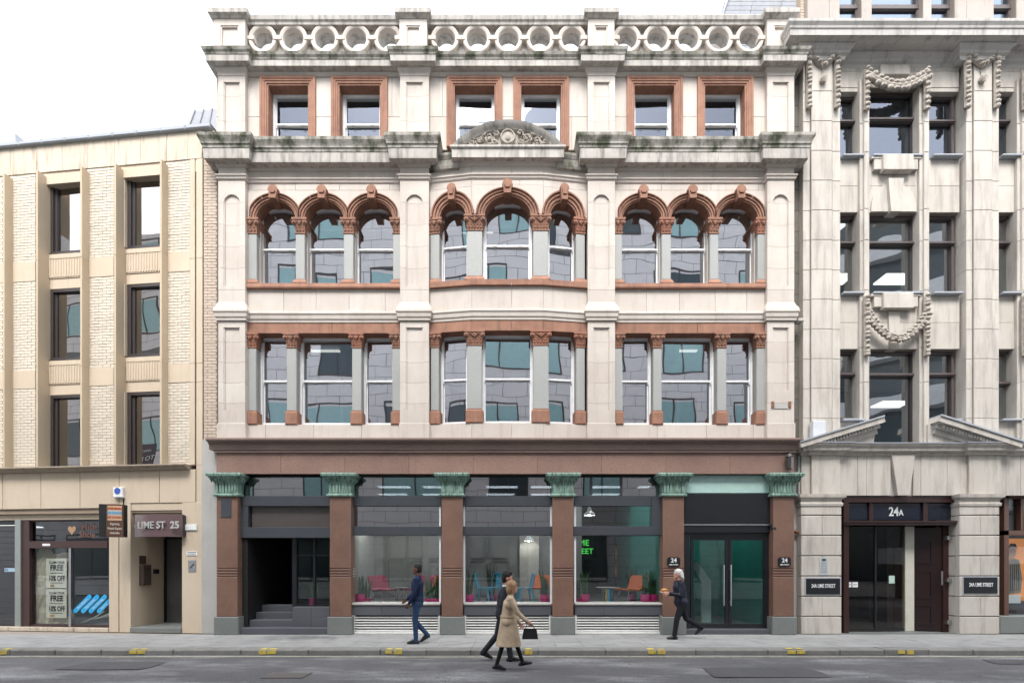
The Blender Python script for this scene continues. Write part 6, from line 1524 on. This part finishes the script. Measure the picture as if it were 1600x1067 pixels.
for px, y, h, lb in ((490, .62, .5, 'snake plant in a magenta pot beside the entrance glass at the steps'), (563, .42, .52, 'snake plant in a magenta pot, leftmost in the second bay'), (572, .62, .48, 'snake plant right beside the leftmost pot of the second bay'),
                     (671, .50, .55, 'snake plant in a magenta pot behind the man in the navy jumper'), (683, .52, .62, 'snake plant against the third granite pier, right of the navy jumper'),
                     (734, .40, .62, 'snake plant at the left end of the turquoise chairs window'), (851, .40, .62, 'slim snake plant right of the turquoise chairs, beside the granite pier'),
                     (901, .55, .55, 'snake plant tight against the right side of the fourth granite pier'), (914, .42, .66, 'tall snake plant under the green neon sign'),
                     (1008, .40, .60, 'snake plant just right of the orange chair'), (1021, .46, .66, 'snake plant at the right end of the window by the number 24 pier')):
    z_ = .915 if not 480 < px < 500 else .80
    plant(px, y, h * 1.12, lb, z=z_ if y < .5 or px == 490 else .80, pr=.115)
plant(768, 2.3, 1.0, 'tall dark plant standing behind the turquoise chairs', z=FZ, pr=.16, blades=20); plant(988, 2.4, 1.0, 'wispy tall plant behind the orange chair', z=FZ, pr=.14, blades=22)
# security camera in the third bay
t = thing('security_camera', 'white bullet camera seen behind the upper pane of the third bay', 'camera', (X(828, .5), .5, Z(803, .5)))
MB().tube([(X(823, .5), .5, Z(800, .5)), (X(836, .5), .42, Z(794, .5))], .055, 10).obj('camera_body', 'white', t); MB().tube([(X(829, .5), .5, Z(797, .5)), (X(829, .5), .5, 4.18)], .015, 6).obj('bracket', 'white', t)

# ------------------------------------------------------------------ fittings on the granite front
for k, px in enumerate((1052.8, 1226)):
    x0, x1 = X(px - 10, -.17), X(px + 10, -.17); z0, z1 = Z(885, -.17), Z(870, -.17); c = .035
    t = thing('number_plaque', 'black plaque reading 24 LIME STREET on the granite pier ' + ('left' if k == 0 else 'right') + ' of the double doors', 'plaque', ((x0 + x1) / 2, -.15, z0), 'number plaques beside the double doors')
    MB().prism([[(x0 + c, z0), (x1 - c, z0), (x1 - c, z0 + c * .6), (x1, z0 + c), (x1, z1 - c), (x1 - c, z1 - c * .6), (x1 - c, z1), (x0 + c, z1), (x0 + c, z1 - c * .6), (x0, z1 - c), (x0, z0 + c), (x0 + c, z0 + c * .6)]], -.17, -.152).obj('board', 'black', t)
    text('lettering', '24', .15, F, (x0 + x1) / 2, -.172, z1 - .085, 'white', t, .002, bold=.003); text('lettering', 'LIME STREET', .042, F, (x0 + x1) / 2, -.172, z0 + .05, 'white', t, .002, bold=.001)
t = thing('wall_lantern', 'dark metal lantern fixed to the granite frieze at its right end', 'lantern', (X(1232, -.2), -.12, Z(735, -.2)))
xc = X(1232, -.2); zb_, zt_ = Z(734, -.2), Z(706, -.2)
MB().lathe([(.05, 0), (.07, .02), (.085, .30), (.10, .32), (.04, .40)], (xc, -.24, zb_), 8).obj('lamp_body', plain('smoky_lantern', (.05, .045, .045), .3), t)
MB().tube([(xc, -.24, zb_ + .39), (xc, -.24, zb_ + .44), (xc - .0, -.13, zb_ + .44)], .015, 6).obj('bracket', 'black', t)
t = thing('dome_camera', 'small black dome camera at the top right corner of the door frame', 'camera', (X(1207), -.02, Z(829)))
MB().tube([(X(1203), -.01, Z(822)), (X(1203), -.09, Z(822))], .05, 12).obj('mount', 'black', t); MB().ball((X(1206), -.10, Z(826)), .065, 12, 8).obj('dome', 'black', t, smooth=True)
t = thing('pier_plate', 'dark blank metal plate on the leftmost granite pier', 'plate', (X(353, -.16), -.15, Z(808, -.16)))
MB().cbox(X(345, -.16), X(361, -.16), -.165, -.15, Z(808, -.16), Z(779, -.16), .004).obj('plate', 'steel', t)
t = thing('drain_pipe', 'thin grey pipe in the gap between the granite pier and the portland stone', 'pipe', (X(1250), .05, .12))
MB().tube([(X(1248, .05), .05, .12), (X(1248, .05), .05, 4.7)], .03, 8).obj('pipe_run', 'conc', t); MB().tube([(X(1243, 0), .02, Z(831)), (X(1253, 0), .02, Z(831))], .045, 8).obj('rusty_joint', plain('rust2', (.20, .08, .045), .8), t)
t = thing('floodlight', 'small grey floodlight under the stone ledge at the building corner', 'floodlight', (X(1246), -.02, Z(506)))
MB().cbox(X(1242), X(1251), -.14, .04, Z(506), Z(501), .01).obj('lamp_body', 'conc', t)

# ------------------------------------------------------------------ people
def cloth(name, c, rough=.85, bs=14, b=.5):
    m, nt, p = newmat(name); g = nt.nodes.new('ShaderNodeNewGeometry').outputs['Position']
    o = mixc(nt, ramp(nt, noise(nt, g, 7, 4), .3, .7), c, tuple(x * .7 for x in c)); nt.links.new(o, p.inputs['Base Color']); p.inputs['Roughness'].default_value = rough
    p.inputs['Specular IOR Level'].default_value = .25
    bb = nt.nodes.new('ShaderNodeBump'); bb.inputs['Strength'].default_value = b; bb.inputs['Distance'].default_value = .02
    nt.links.new(noise(nt, stretch(nt, g, (1, 1, .5)), bs, 3), bb.inputs['Height']); nt.links.new(bb.outputs[0], p.inputs['Normal']); return m
def skin(name, c):
    m = plain(name, c, .5, spec=.35); m.node_tree.nodes['Principled BSDF'].inputs['Subsurface Weight'].default_value = .08
    m.node_tree.nodes['Principled BSDF'].inputs['Subsurface Radius'].default_value = (.01, .004, .002); return m
def blob(m, name, mat, par, vox, it=3, sm=.6):
    o = m.obj(name, mat, par, smooth=True)
    r = o.modifiers.new('remesh', 'REMESH'); r.mode = 'VOXEL'; r.voxel_size = vox; r.use_smooth_shade = True
    s = o.modifiers.new('smooth', 'SMOOTH'); s.factor = sm; s.iterations = it
    return o
def person(label, px, Yp, zf, facing, H, P):
    """Local frame: x forward, y to the person's left, z up. P holds the pose and the clothes."""
    t = thing('person', label, 'person', (0, 0, 0)); k = H / 1.75
    v = lambda *a: Vector(a) * k
    lean = P.get('lean', .03)
    hipz = .92
    legs = []
    for side, (ta, ka, fp) in ((1, P['leg_l']), (-1, P['leg_r'])):
        h = Vector((0, .085 * side, hipz)); ta_, ka_ = R(ta), R(ka)
        kn = h + Vector((math.sin(ta_), 0, -math.cos(ta_))) * .43; an = kn + Vector((math.sin(ta_ - ka_), 0, -math.cos(ta_ - ka_))) * .41
        kn.y = .08 * side; an.y = .07 * side
        f = R(fp); toe = an + Vector((math.cos(f), 0, math.sin(f))) * .17 + Vector((0, .015 * side, -.055)); heel = an + Vector((-.055 * math.cos(f), 0, -.055))
        legs.append((h, kn, an, toe, heel))
    low = min(min(l[3].z, l[4].z) for l in legs) - .025
    up = Vector((0, 0, -low))
    legs = [[p + up for p in l] for l in legs]
    pel = Vector((0, 0, hipz)) + up; ch = pel + Vector((lean * 1.0, 0, .38)); nk = pel + Vector((lean * 1.5, 0, .56)); hd = nk + Vector((lean * .3 + .015 + P.get('headx', 0), 0, .155))
    arms = []
    for side, (sa, ab, ea) in ((1, P['arm_l']), (-1, P['arm_r'])):
        s = nk + Vector((-.01, .175 * side, -.07)); a = R(sa); e = s + Vector((math.sin(a) * math.cos(R(ab)), math.sin(R(ab)) * side, -math.cos(a) * math.cos(R(ab)))) * .29
        b_ = a + R(ea); w = e + Vector((math.sin(b_), -.15 * side * math.sin(R(ea)), -math.cos(b_))) * .25
        arms.append((s, e, w, (w - e).normalized()))
    S = lambda p: tuple(Vector(p) * k)
    m = MB()
    def cap(a, b, ra, rb, n=12, mm=None): (mm or m).capsule(S(a), S(b), ra * k, rb * k, n)
    # body
    cap(pel, ch, .095, .115); cap(ch + Vector((0, -.07, .02)), ch + Vector((0, .07, .02)), .10, .10); cap(nk + Vector((-.015, 0, -.06)), hd + Vector((-.02, 0, -.04)), .056, .052)
    m.ball(S(hd + Vector((-.012, 0, .025))), (.098 * k, .078 * k, .105 * k), 18, 12); m.ball(S(hd + Vector((.022, 0, -.045))), (.062 * k, .056 * k, .068 * k), 14, 10)
    m.capsule(S(hd + Vector((.080, 0, .01))), S(hd + Vector((.096, 0, -.020))), .009 * k, .013 * k, 8)                       # nose
    m.ball(S(hd + Vector((.066, 0, -.088))), (.024 * k, .026 * k, .018 * k), 10, 8)                                        # chin
    m.ball(S(hd + Vector((.082, 0, -.052))), (.012 * k, .024 * k, .006 * k), 8, 6); m.ball(S(hd + Vector((.080, 0, -.062))), (.012 * k, .022 * k, .007 * k), 8, 6)   # lips
    m.capsule(S(hd + Vector((.078, -.035, .034))), S(hd + Vector((.078, .035, .034))), .013 * k, .013 * k, 8)                # brow
    for s in (-1, 1): m.ball(S(hd + Vector((-.01, .078 * s, -.005))), (.02 * k, .010 * k, .032 * k), 8, 6)
    for (s, e, w, d) in arms: cap(s, e, .046, .036); cap(e, w, .036, .025)
    for (h, kn, an, toe, heel) in legs: cap(h, kn, .062, .045); cap(kn, an, .044, .033); cap(an, heel, .032, .03); cap(an, toe, .032, .025)
    # hands: palm, four unequal curled fingers, thumb from the side of the palm
    for i, (s, e, w, d) in enumerate(arms):
        side = 1 if i == 0 else -1; pl = w + d * .05
        curl = P.get('curl_l' if i == 0 else 'curl_r', 30)
        lat = Vector((0, side, 0)); fwd = d.cross(lat).normalized(); fwd = fwd if fwd.x > 0 else -fwd       # thumb side points forward
        inn = -lat
        for q in range(4): off = fwd * (.028 - .0185 * q); cap(w + off * .6, w + d * .085 + off, .015, .0125, 8)
        for q, ln in enumerate((.068, .078, .072, .055)):
            off = fwd * (.028 - .0185 * q); a0 = w + d * .088 + off; dd = d; p0 = a0
            for j, fr in enumerate((.45, .32, .25)):
                cr = R(curl * (j + .6)); dd = (d * math.cos(cr) + inn * math.sin(cr)); p1 = p0 + dd * ln * fr; cap(p0, p1, .0088 - .0006 * j, .0084 - .0006 * j, 6); p0 = p1
        t0 = w + d * .03 + fwd * .026; t1 = t0 + (fwd * .7 + d * .6 + inn * .3).normalized() * .036; t2 = t1 + (d * .85 + inn * .45).normalized() * .034
        cap(t0, t1, .0125, .0105, 7); cap(t1, t2, .010, .0085, 7)
    blob(m, 'body', P['skin'], t, .0065 * k, 2, .5)
    # eyes and eyebrows
    for s in (-1, 1):
        MB().ball(S(hd + Vector((.075, .031 * s, .014))), (.008 * k, .012 * k, .006 * k), 8, 6).obj('eye', 'white', t, smooth=True)
        MB().ball(S(hd + Vector((.081, .032 * s, .013))), .005 * k, 8, 6).obj('pupil', 'ink', t, smooth=True)
        MB().tube([S(hd + Vector((.088, .015 * s, .038))), S(hd + Vector((.080, .05 * s, .036)))], .0045 * k, 5).obj('eyebrow', P['hairm'], t)
    # hair
    hm = MB(); st = P['hair']
    if st == 'short':
        hm.ball(S(hd + Vector((-.022, 0, .048))), (.098 * k, .083 * k, .092 * k), 16, 10); hm.ball(S(hd + Vector((-.055, 0, .0))), (.062 * k, .078 * k, .085 * k), 14, 8)
    elif st == 'wavy':
        hm.ball(S(hd + Vector((-.022, 0, .058))), (.104 * k, .088 * k, .092 * k), 16, 10); hm.ball(S(hd + Vector((-.06, 0, .0))), (.066 * k, .082 * k, .095 * k), 14, 8); hm.ball(S(hd + Vector((.035, 0, .112))), (.06 * k, .06 * k, .03 * k), 10, 8)
    elif st == 'long_white':
        hm.ball(S(hd + Vector((-.025, 0, .058))), (.108 * k, .095 * k, .092 * k), 16, 10); hm.ball(S(hd + Vector((-.085, 0, -.01))), (.07 * k, .092 * k, .095 * k), 14, 8)
        for q in range(16): a = random.uniform(1.7, 4.6); hm.capsule(S(hd + Vector((-.03 + .07 * math.cos(a), .075 * math.sin(a), .03))), S(hd + Vector((-.075 + .08 * math.cos(a), .095 * math.sin(a), -.085 + random.uniform(-.03, .03)))), .022 * k, .012 * k, 6)
    elif st == 'bob':
        hm.ball(S(hd + Vector((-.022, 0, .05))), (.112 * k, .098 * k, .098 * k), 16, 10); hm.ball(S(hd + Vector((-.055, 0, -.035))), (.085 * k, .10 * k, .125 * k), 14, 10)
        for s in (-1, 1): hm.capsule(S(hd + Vector((.02, .085 * s, .05))), S(hd + Vector((.015, .088 * s, -.10))), .028 * k, .022 * k, 8)
    blob(hm, 'hair', P['hairm'], t, .012 * k, 2, .5)
    # trousers or tights
    m = MB(); tr = P.get('tr', 1.0); pr_ = .105 if P.get('coat') else .135
    cap(pel + Vector((0, -.035, -.02)), pel + Vector((0, .035, -.02)), pr_, pr_, mm=m); cap(pel, pel + Vector((0, 0, .1)), pr_ - .005, pr_ - .01, mm=m)
    for (h, kn, an, toe, heel) in legs:
        cap(h, kn, .098 * tr, .068 * tr, mm=m); cap(kn, an + Vector((0, 0, .0)) + (an - kn).normalized() * P.get('hem', .035), .068 * tr, .056 * tr, mm=m)
    blob(m, P.get('lower', 'trousers'), P['trm'], t, .011 * k)
    # shoes
    for (h, kn, an, toe, heel) in legs:
        m = MB(); cap(heel + Vector((0, 0, .01)), an + Vector((0, 0, -.015)), .038, .042, mm=m); cap(heel + Vector((0, 0, .004)), toe + Vector((0, 0, .004)), .034, .032, mm=m); cap(an + Vector((.01, 0, -.005)), toe, .046, .028, mm=m)
        blob(m, 'shoe', P['shoem'], t, .009 * k, 2)
    # top: jumper, jacket or coat
    m = MB(); g = P.get('bulk', 1.0)
    cap(pel + Vector((0, 0, P.get('tophem', -.03) + .13)), ch, .135 * g, .142 * g, mm=m); cap(ch + Vector((0, -.075, .0)), ch + Vector((0, .075, .0)), .118 * g, .118 * g, mm=m)
    cap(ch + Vector((0, -.10, .10)), ch + Vector((0, .10, .10)), .085, .085, mm=m); cap(nk + Vector((-.02, 0, -.07)), nk + Vector((-.012, 0, -.005)), .082, .064, mm=m)
    cap(pel + Vector((0, -.03, .03)), pel + Vector((0, .03, .03)), .14 * g, .14 * g, mm=m)
    if P.get('coat'):
        cz_ = (P['coat'] - 0); zt_ = pel.z + .12; h0 = Vector((.0, 0, 0))
        sp = max(abs(l[1].x) for l in legs)
        n = 7
        prof = []
        for i in range(n + 1):
            f = i / n; prof.append((.14 + .085 * f ** 1.2, zt_ - (zt_ - cz_) * f))
        m.lathe([(r * k, z * k) for r, z in prof], (.02 * k, 0, 0), 24, 1.12 + sp * .25, .95)
    for (s, e, w, d) in arms: cap(s, e, .066 * min(g, 1.15), .054, mm=m); cap(e, w - d * .01, .054, .041 * min(g, 1.15), mm=m)
    top = blob(m, P['topname'], P['topm'], t, .011 * k)
    if P.get('collar'):
        mm = MB(); mm.lathe([(.074 * k, -.035 * k), (.070 * k, .035 * k), (.060 * k, .035 * k), (.062 * k, -.03 * k)], S(nk + Vector((-.005, 0, -.005))), 18); mm.obj('shirt_collar', P['collar'], t, smooth=True)
    if P.get('belt'):
        mm = MB(); mm.lathe([(.150 * k, -.02 * k), (.156 * k, 0), (.150 * k, .02 * k)], S(pel + Vector((.012, 0, .14))), 24, 1.04, 1.0); mm.obj('belt', P['topm'], t, smooth=True)
        mm = MB()
        for s in (-1, 1): mm.add([S(nk + Vector((-.01, .02 * s, .03))), S(nk + Vector((-.04, .13 * s, .0))), S(nk + Vector((.09, .12 * s, -.13))), S(nk + Vector((.10, .03 * s, -.12))), S(nk + Vector((-.01, .02 * s, .015))), S(nk + Vector((-.05, .135 * s, -.015))), S(nk + Vector((.085, .115 * s, -.145))), S(nk + Vector((.09, .03 * s, -.14)))], [(0, 1, 2, 3), (7, 6, 5, 4), (0, 4, 5, 1), (1, 5, 6, 2), (2, 6, 7, 3), (3, 7, 4, 0)])
        mm.obj('coat_collar', P['topm'], t)
    t.location = (X(px, Yp), Yp, zf); t.rotation_euler = (0, 0, R(facing))
    Mx = Matrix.Translation(t.location) @ Matrix.Rotation(R(facing), 4, 'Z')
    return t, [Mx @ (Vector(a[2]) * k + a[3] * .07 * k) for a in arms]
SKD, SKF, SKF2 = skin('brown_skin', (.14, .065, .04)), skin('fair_skin', (.55, .30, .22)), skin('ruddy_skin', (.52, .25, .18))
HB, HW, HBL = cloth('black_hair', (.012, .010, .010), .6, 60), cloth('white_hair', (.62, .60, .58), .6, 40), cloth('blond_hair', (.36, .22, .12), .6, 50)
BL = plain('black_leather', (.012, .012, .013), .3)
person('man in a navy jumper and blue jeans walking left on the pavement', 652, -1.5, .125, 180, 1.76,
       dict(leg_l=(4, 6, -2), leg_r=(10, 52, -38), arm_l=(6, 6, 22), arm_r=(18, 6, 30), skin=SKD, hairm=HB, hair='short', trm=cloth('blue_denim', (.025, .055, .12)), shoem=BL, topname='jumper', topm=cloth('navy_knit', (.012, .022, .06)), lean=.0, tr=.92))
person('man in a dark suit walking right behind the woman in beige', 785, -2.9, .02, 0, 1.72,
       dict(leg_l=(-14, 26, -28), leg_r=(14, 6, 4), arm_l=(-12, 6, 18), arm_r=(-16, 6, 24), skin=SKF2, hairm=HB, hair='wavy', trm=cloth('charcoal_suit', (.022, .025, .032)), shoem=BL, topname='suit_jacket', topm=cloth('charcoal_jacket', (.025, .029, .038)), lean=.05, collar='white', bulk=1.04, tophem=-.12))
w, hands = person('woman in a knee-length beige coat and black tights walking right in the road', 793, -3.69, .02, 0, 1.56,
       dict(leg_l=(23, 4, 12), leg_r=(-13, 4, -8), arm_l=(10, 6, 20), arm_r=(27, 5, 20), curl_r=42, skin=SKF, hairm=HBL, hair='bob', trm=cloth('black_tights', (.010, .009, .010)), lower='tights', tr=.74, shoem=BL, topname='coat', topm=cloth('beige_gabardine', (.52, .40, .28), b=.8, bs=9), lean=.05, coat=.47, belt=True, bulk=1.02))
t = thing('handbag', 'black leather handbag held in the right hand of the woman in beige', 'handbag', tuple(hands[1] + Vector((.02, 0, -.26))))
c = hands[1]; m = MB(); z = c.z - .26
m.add([(c.x - .13, c.y - .05, z), (c.x + .15, c.y - .05, z), (c.x + .15, c.y + .05, z), (c.x - .13, c.y + .05, z), (c.x - .10, c.y - .03, z + .18), (c.x + .12, c.y - .03, z + .18), (c.x + .12, c.y + .03, z + .18), (c.x - .10, c.y + .03, z + .18)], [(0, 3, 2, 1), (4, 5, 6, 7), (0, 1, 5, 4), (1, 2, 6, 5), (2, 3, 7, 6), (3, 0, 4, 7)]).obj('bag_body', BL, t)
for s in (-1, 1): MB().tube([(c.x - .07, c.y + .02 * s, z + .17), (c.x - .05, c.y + .015 * s, z + .24), (c.x, c.y, z + .265), (c.x + .06, c.y + .015 * s, z + .24), (c.x + .09, c.y + .02 * s, z + .17)], .007, 6).obj('handle', BL, t)
o, hands = person('white-haired man in a dark padded jacket walking left holding a sandwich', 1064, -.86, .125, 180, 1.66,
       dict(leg_l=(18, 10, 2), leg_r=(-22, 38, -48), arm_l=(8, 12, 92), arm_r=(-4, 8, 98), curl_l=34, curl_r=30, skin=SKF, hairm=HW, hair='long_white', trm=cloth('dark_trousers', (.014, .015, .02)), tr=1.05, shoem=BL, topname='padded_jacket', topm=cloth('dark_navy_nylon', (.012, .016, .03), .5, 10, .9), lean=.04, bulk=1.16, tophem=-.08))
c = (hands[0] + hands[1]) / 2 + Vector((-.04, 0, .035))
t = thing('sandwich', 'sandwich in white paper held up in both hands by the white-haired man', 'sandwich', tuple(c))
bread = stone('bread_crust', (.50, .26, .09), (.38, .18, .06), rnd=0, bs=20)
m = MB(); m.ball((c.x, c.y, c.z + .045), (.085, .065, .04), 14, 8); m.obj('bread', bread, t, smooth=True)
m = MB(); m.ball((c.x, c.y, c.z + .008), (.083, .066, .018), 14, 6); m.obj('filling', plain('filling', (.45, .12, .04), .6), t, smooth=True)
m = MB(); m.add([(c.x - .11, c.y - .07, c.z - .0), (c.x + .09, c.y - .08, c.z - .01), (c.x + .1, c.y + .07, c.z - .0), (c.x - .1, c.y + .08, c.z + .01), (c.x - .02, c.y, c.z - .045)], [(0, 4, 1), (1, 4, 2), (2, 4, 3), (3, 4, 0), (0, 1, 2, 3)]).obj('paper_wrap', 'white', t)
# ------------------------------------------------------------------ lettering to mesh
bpy.context.view_layer.update()
dg = bpy.context.evaluated_depsgraph_get()
for o in [o for o in sc.objects if o.type == 'FONT']:
    me = bpy.data.meshes.new_from_object(o.evaluated_get(dg)); nm = o.name; o.name = 'old_text'
    n = bpy.data.objects.new('lettering', me); col.objects.link(n); n.parent = o.parent
    n.location = o.location; n.rotation_euler = o.rotation_euler; n.scale = o.scale
    bpy.data.objects.remove(o)
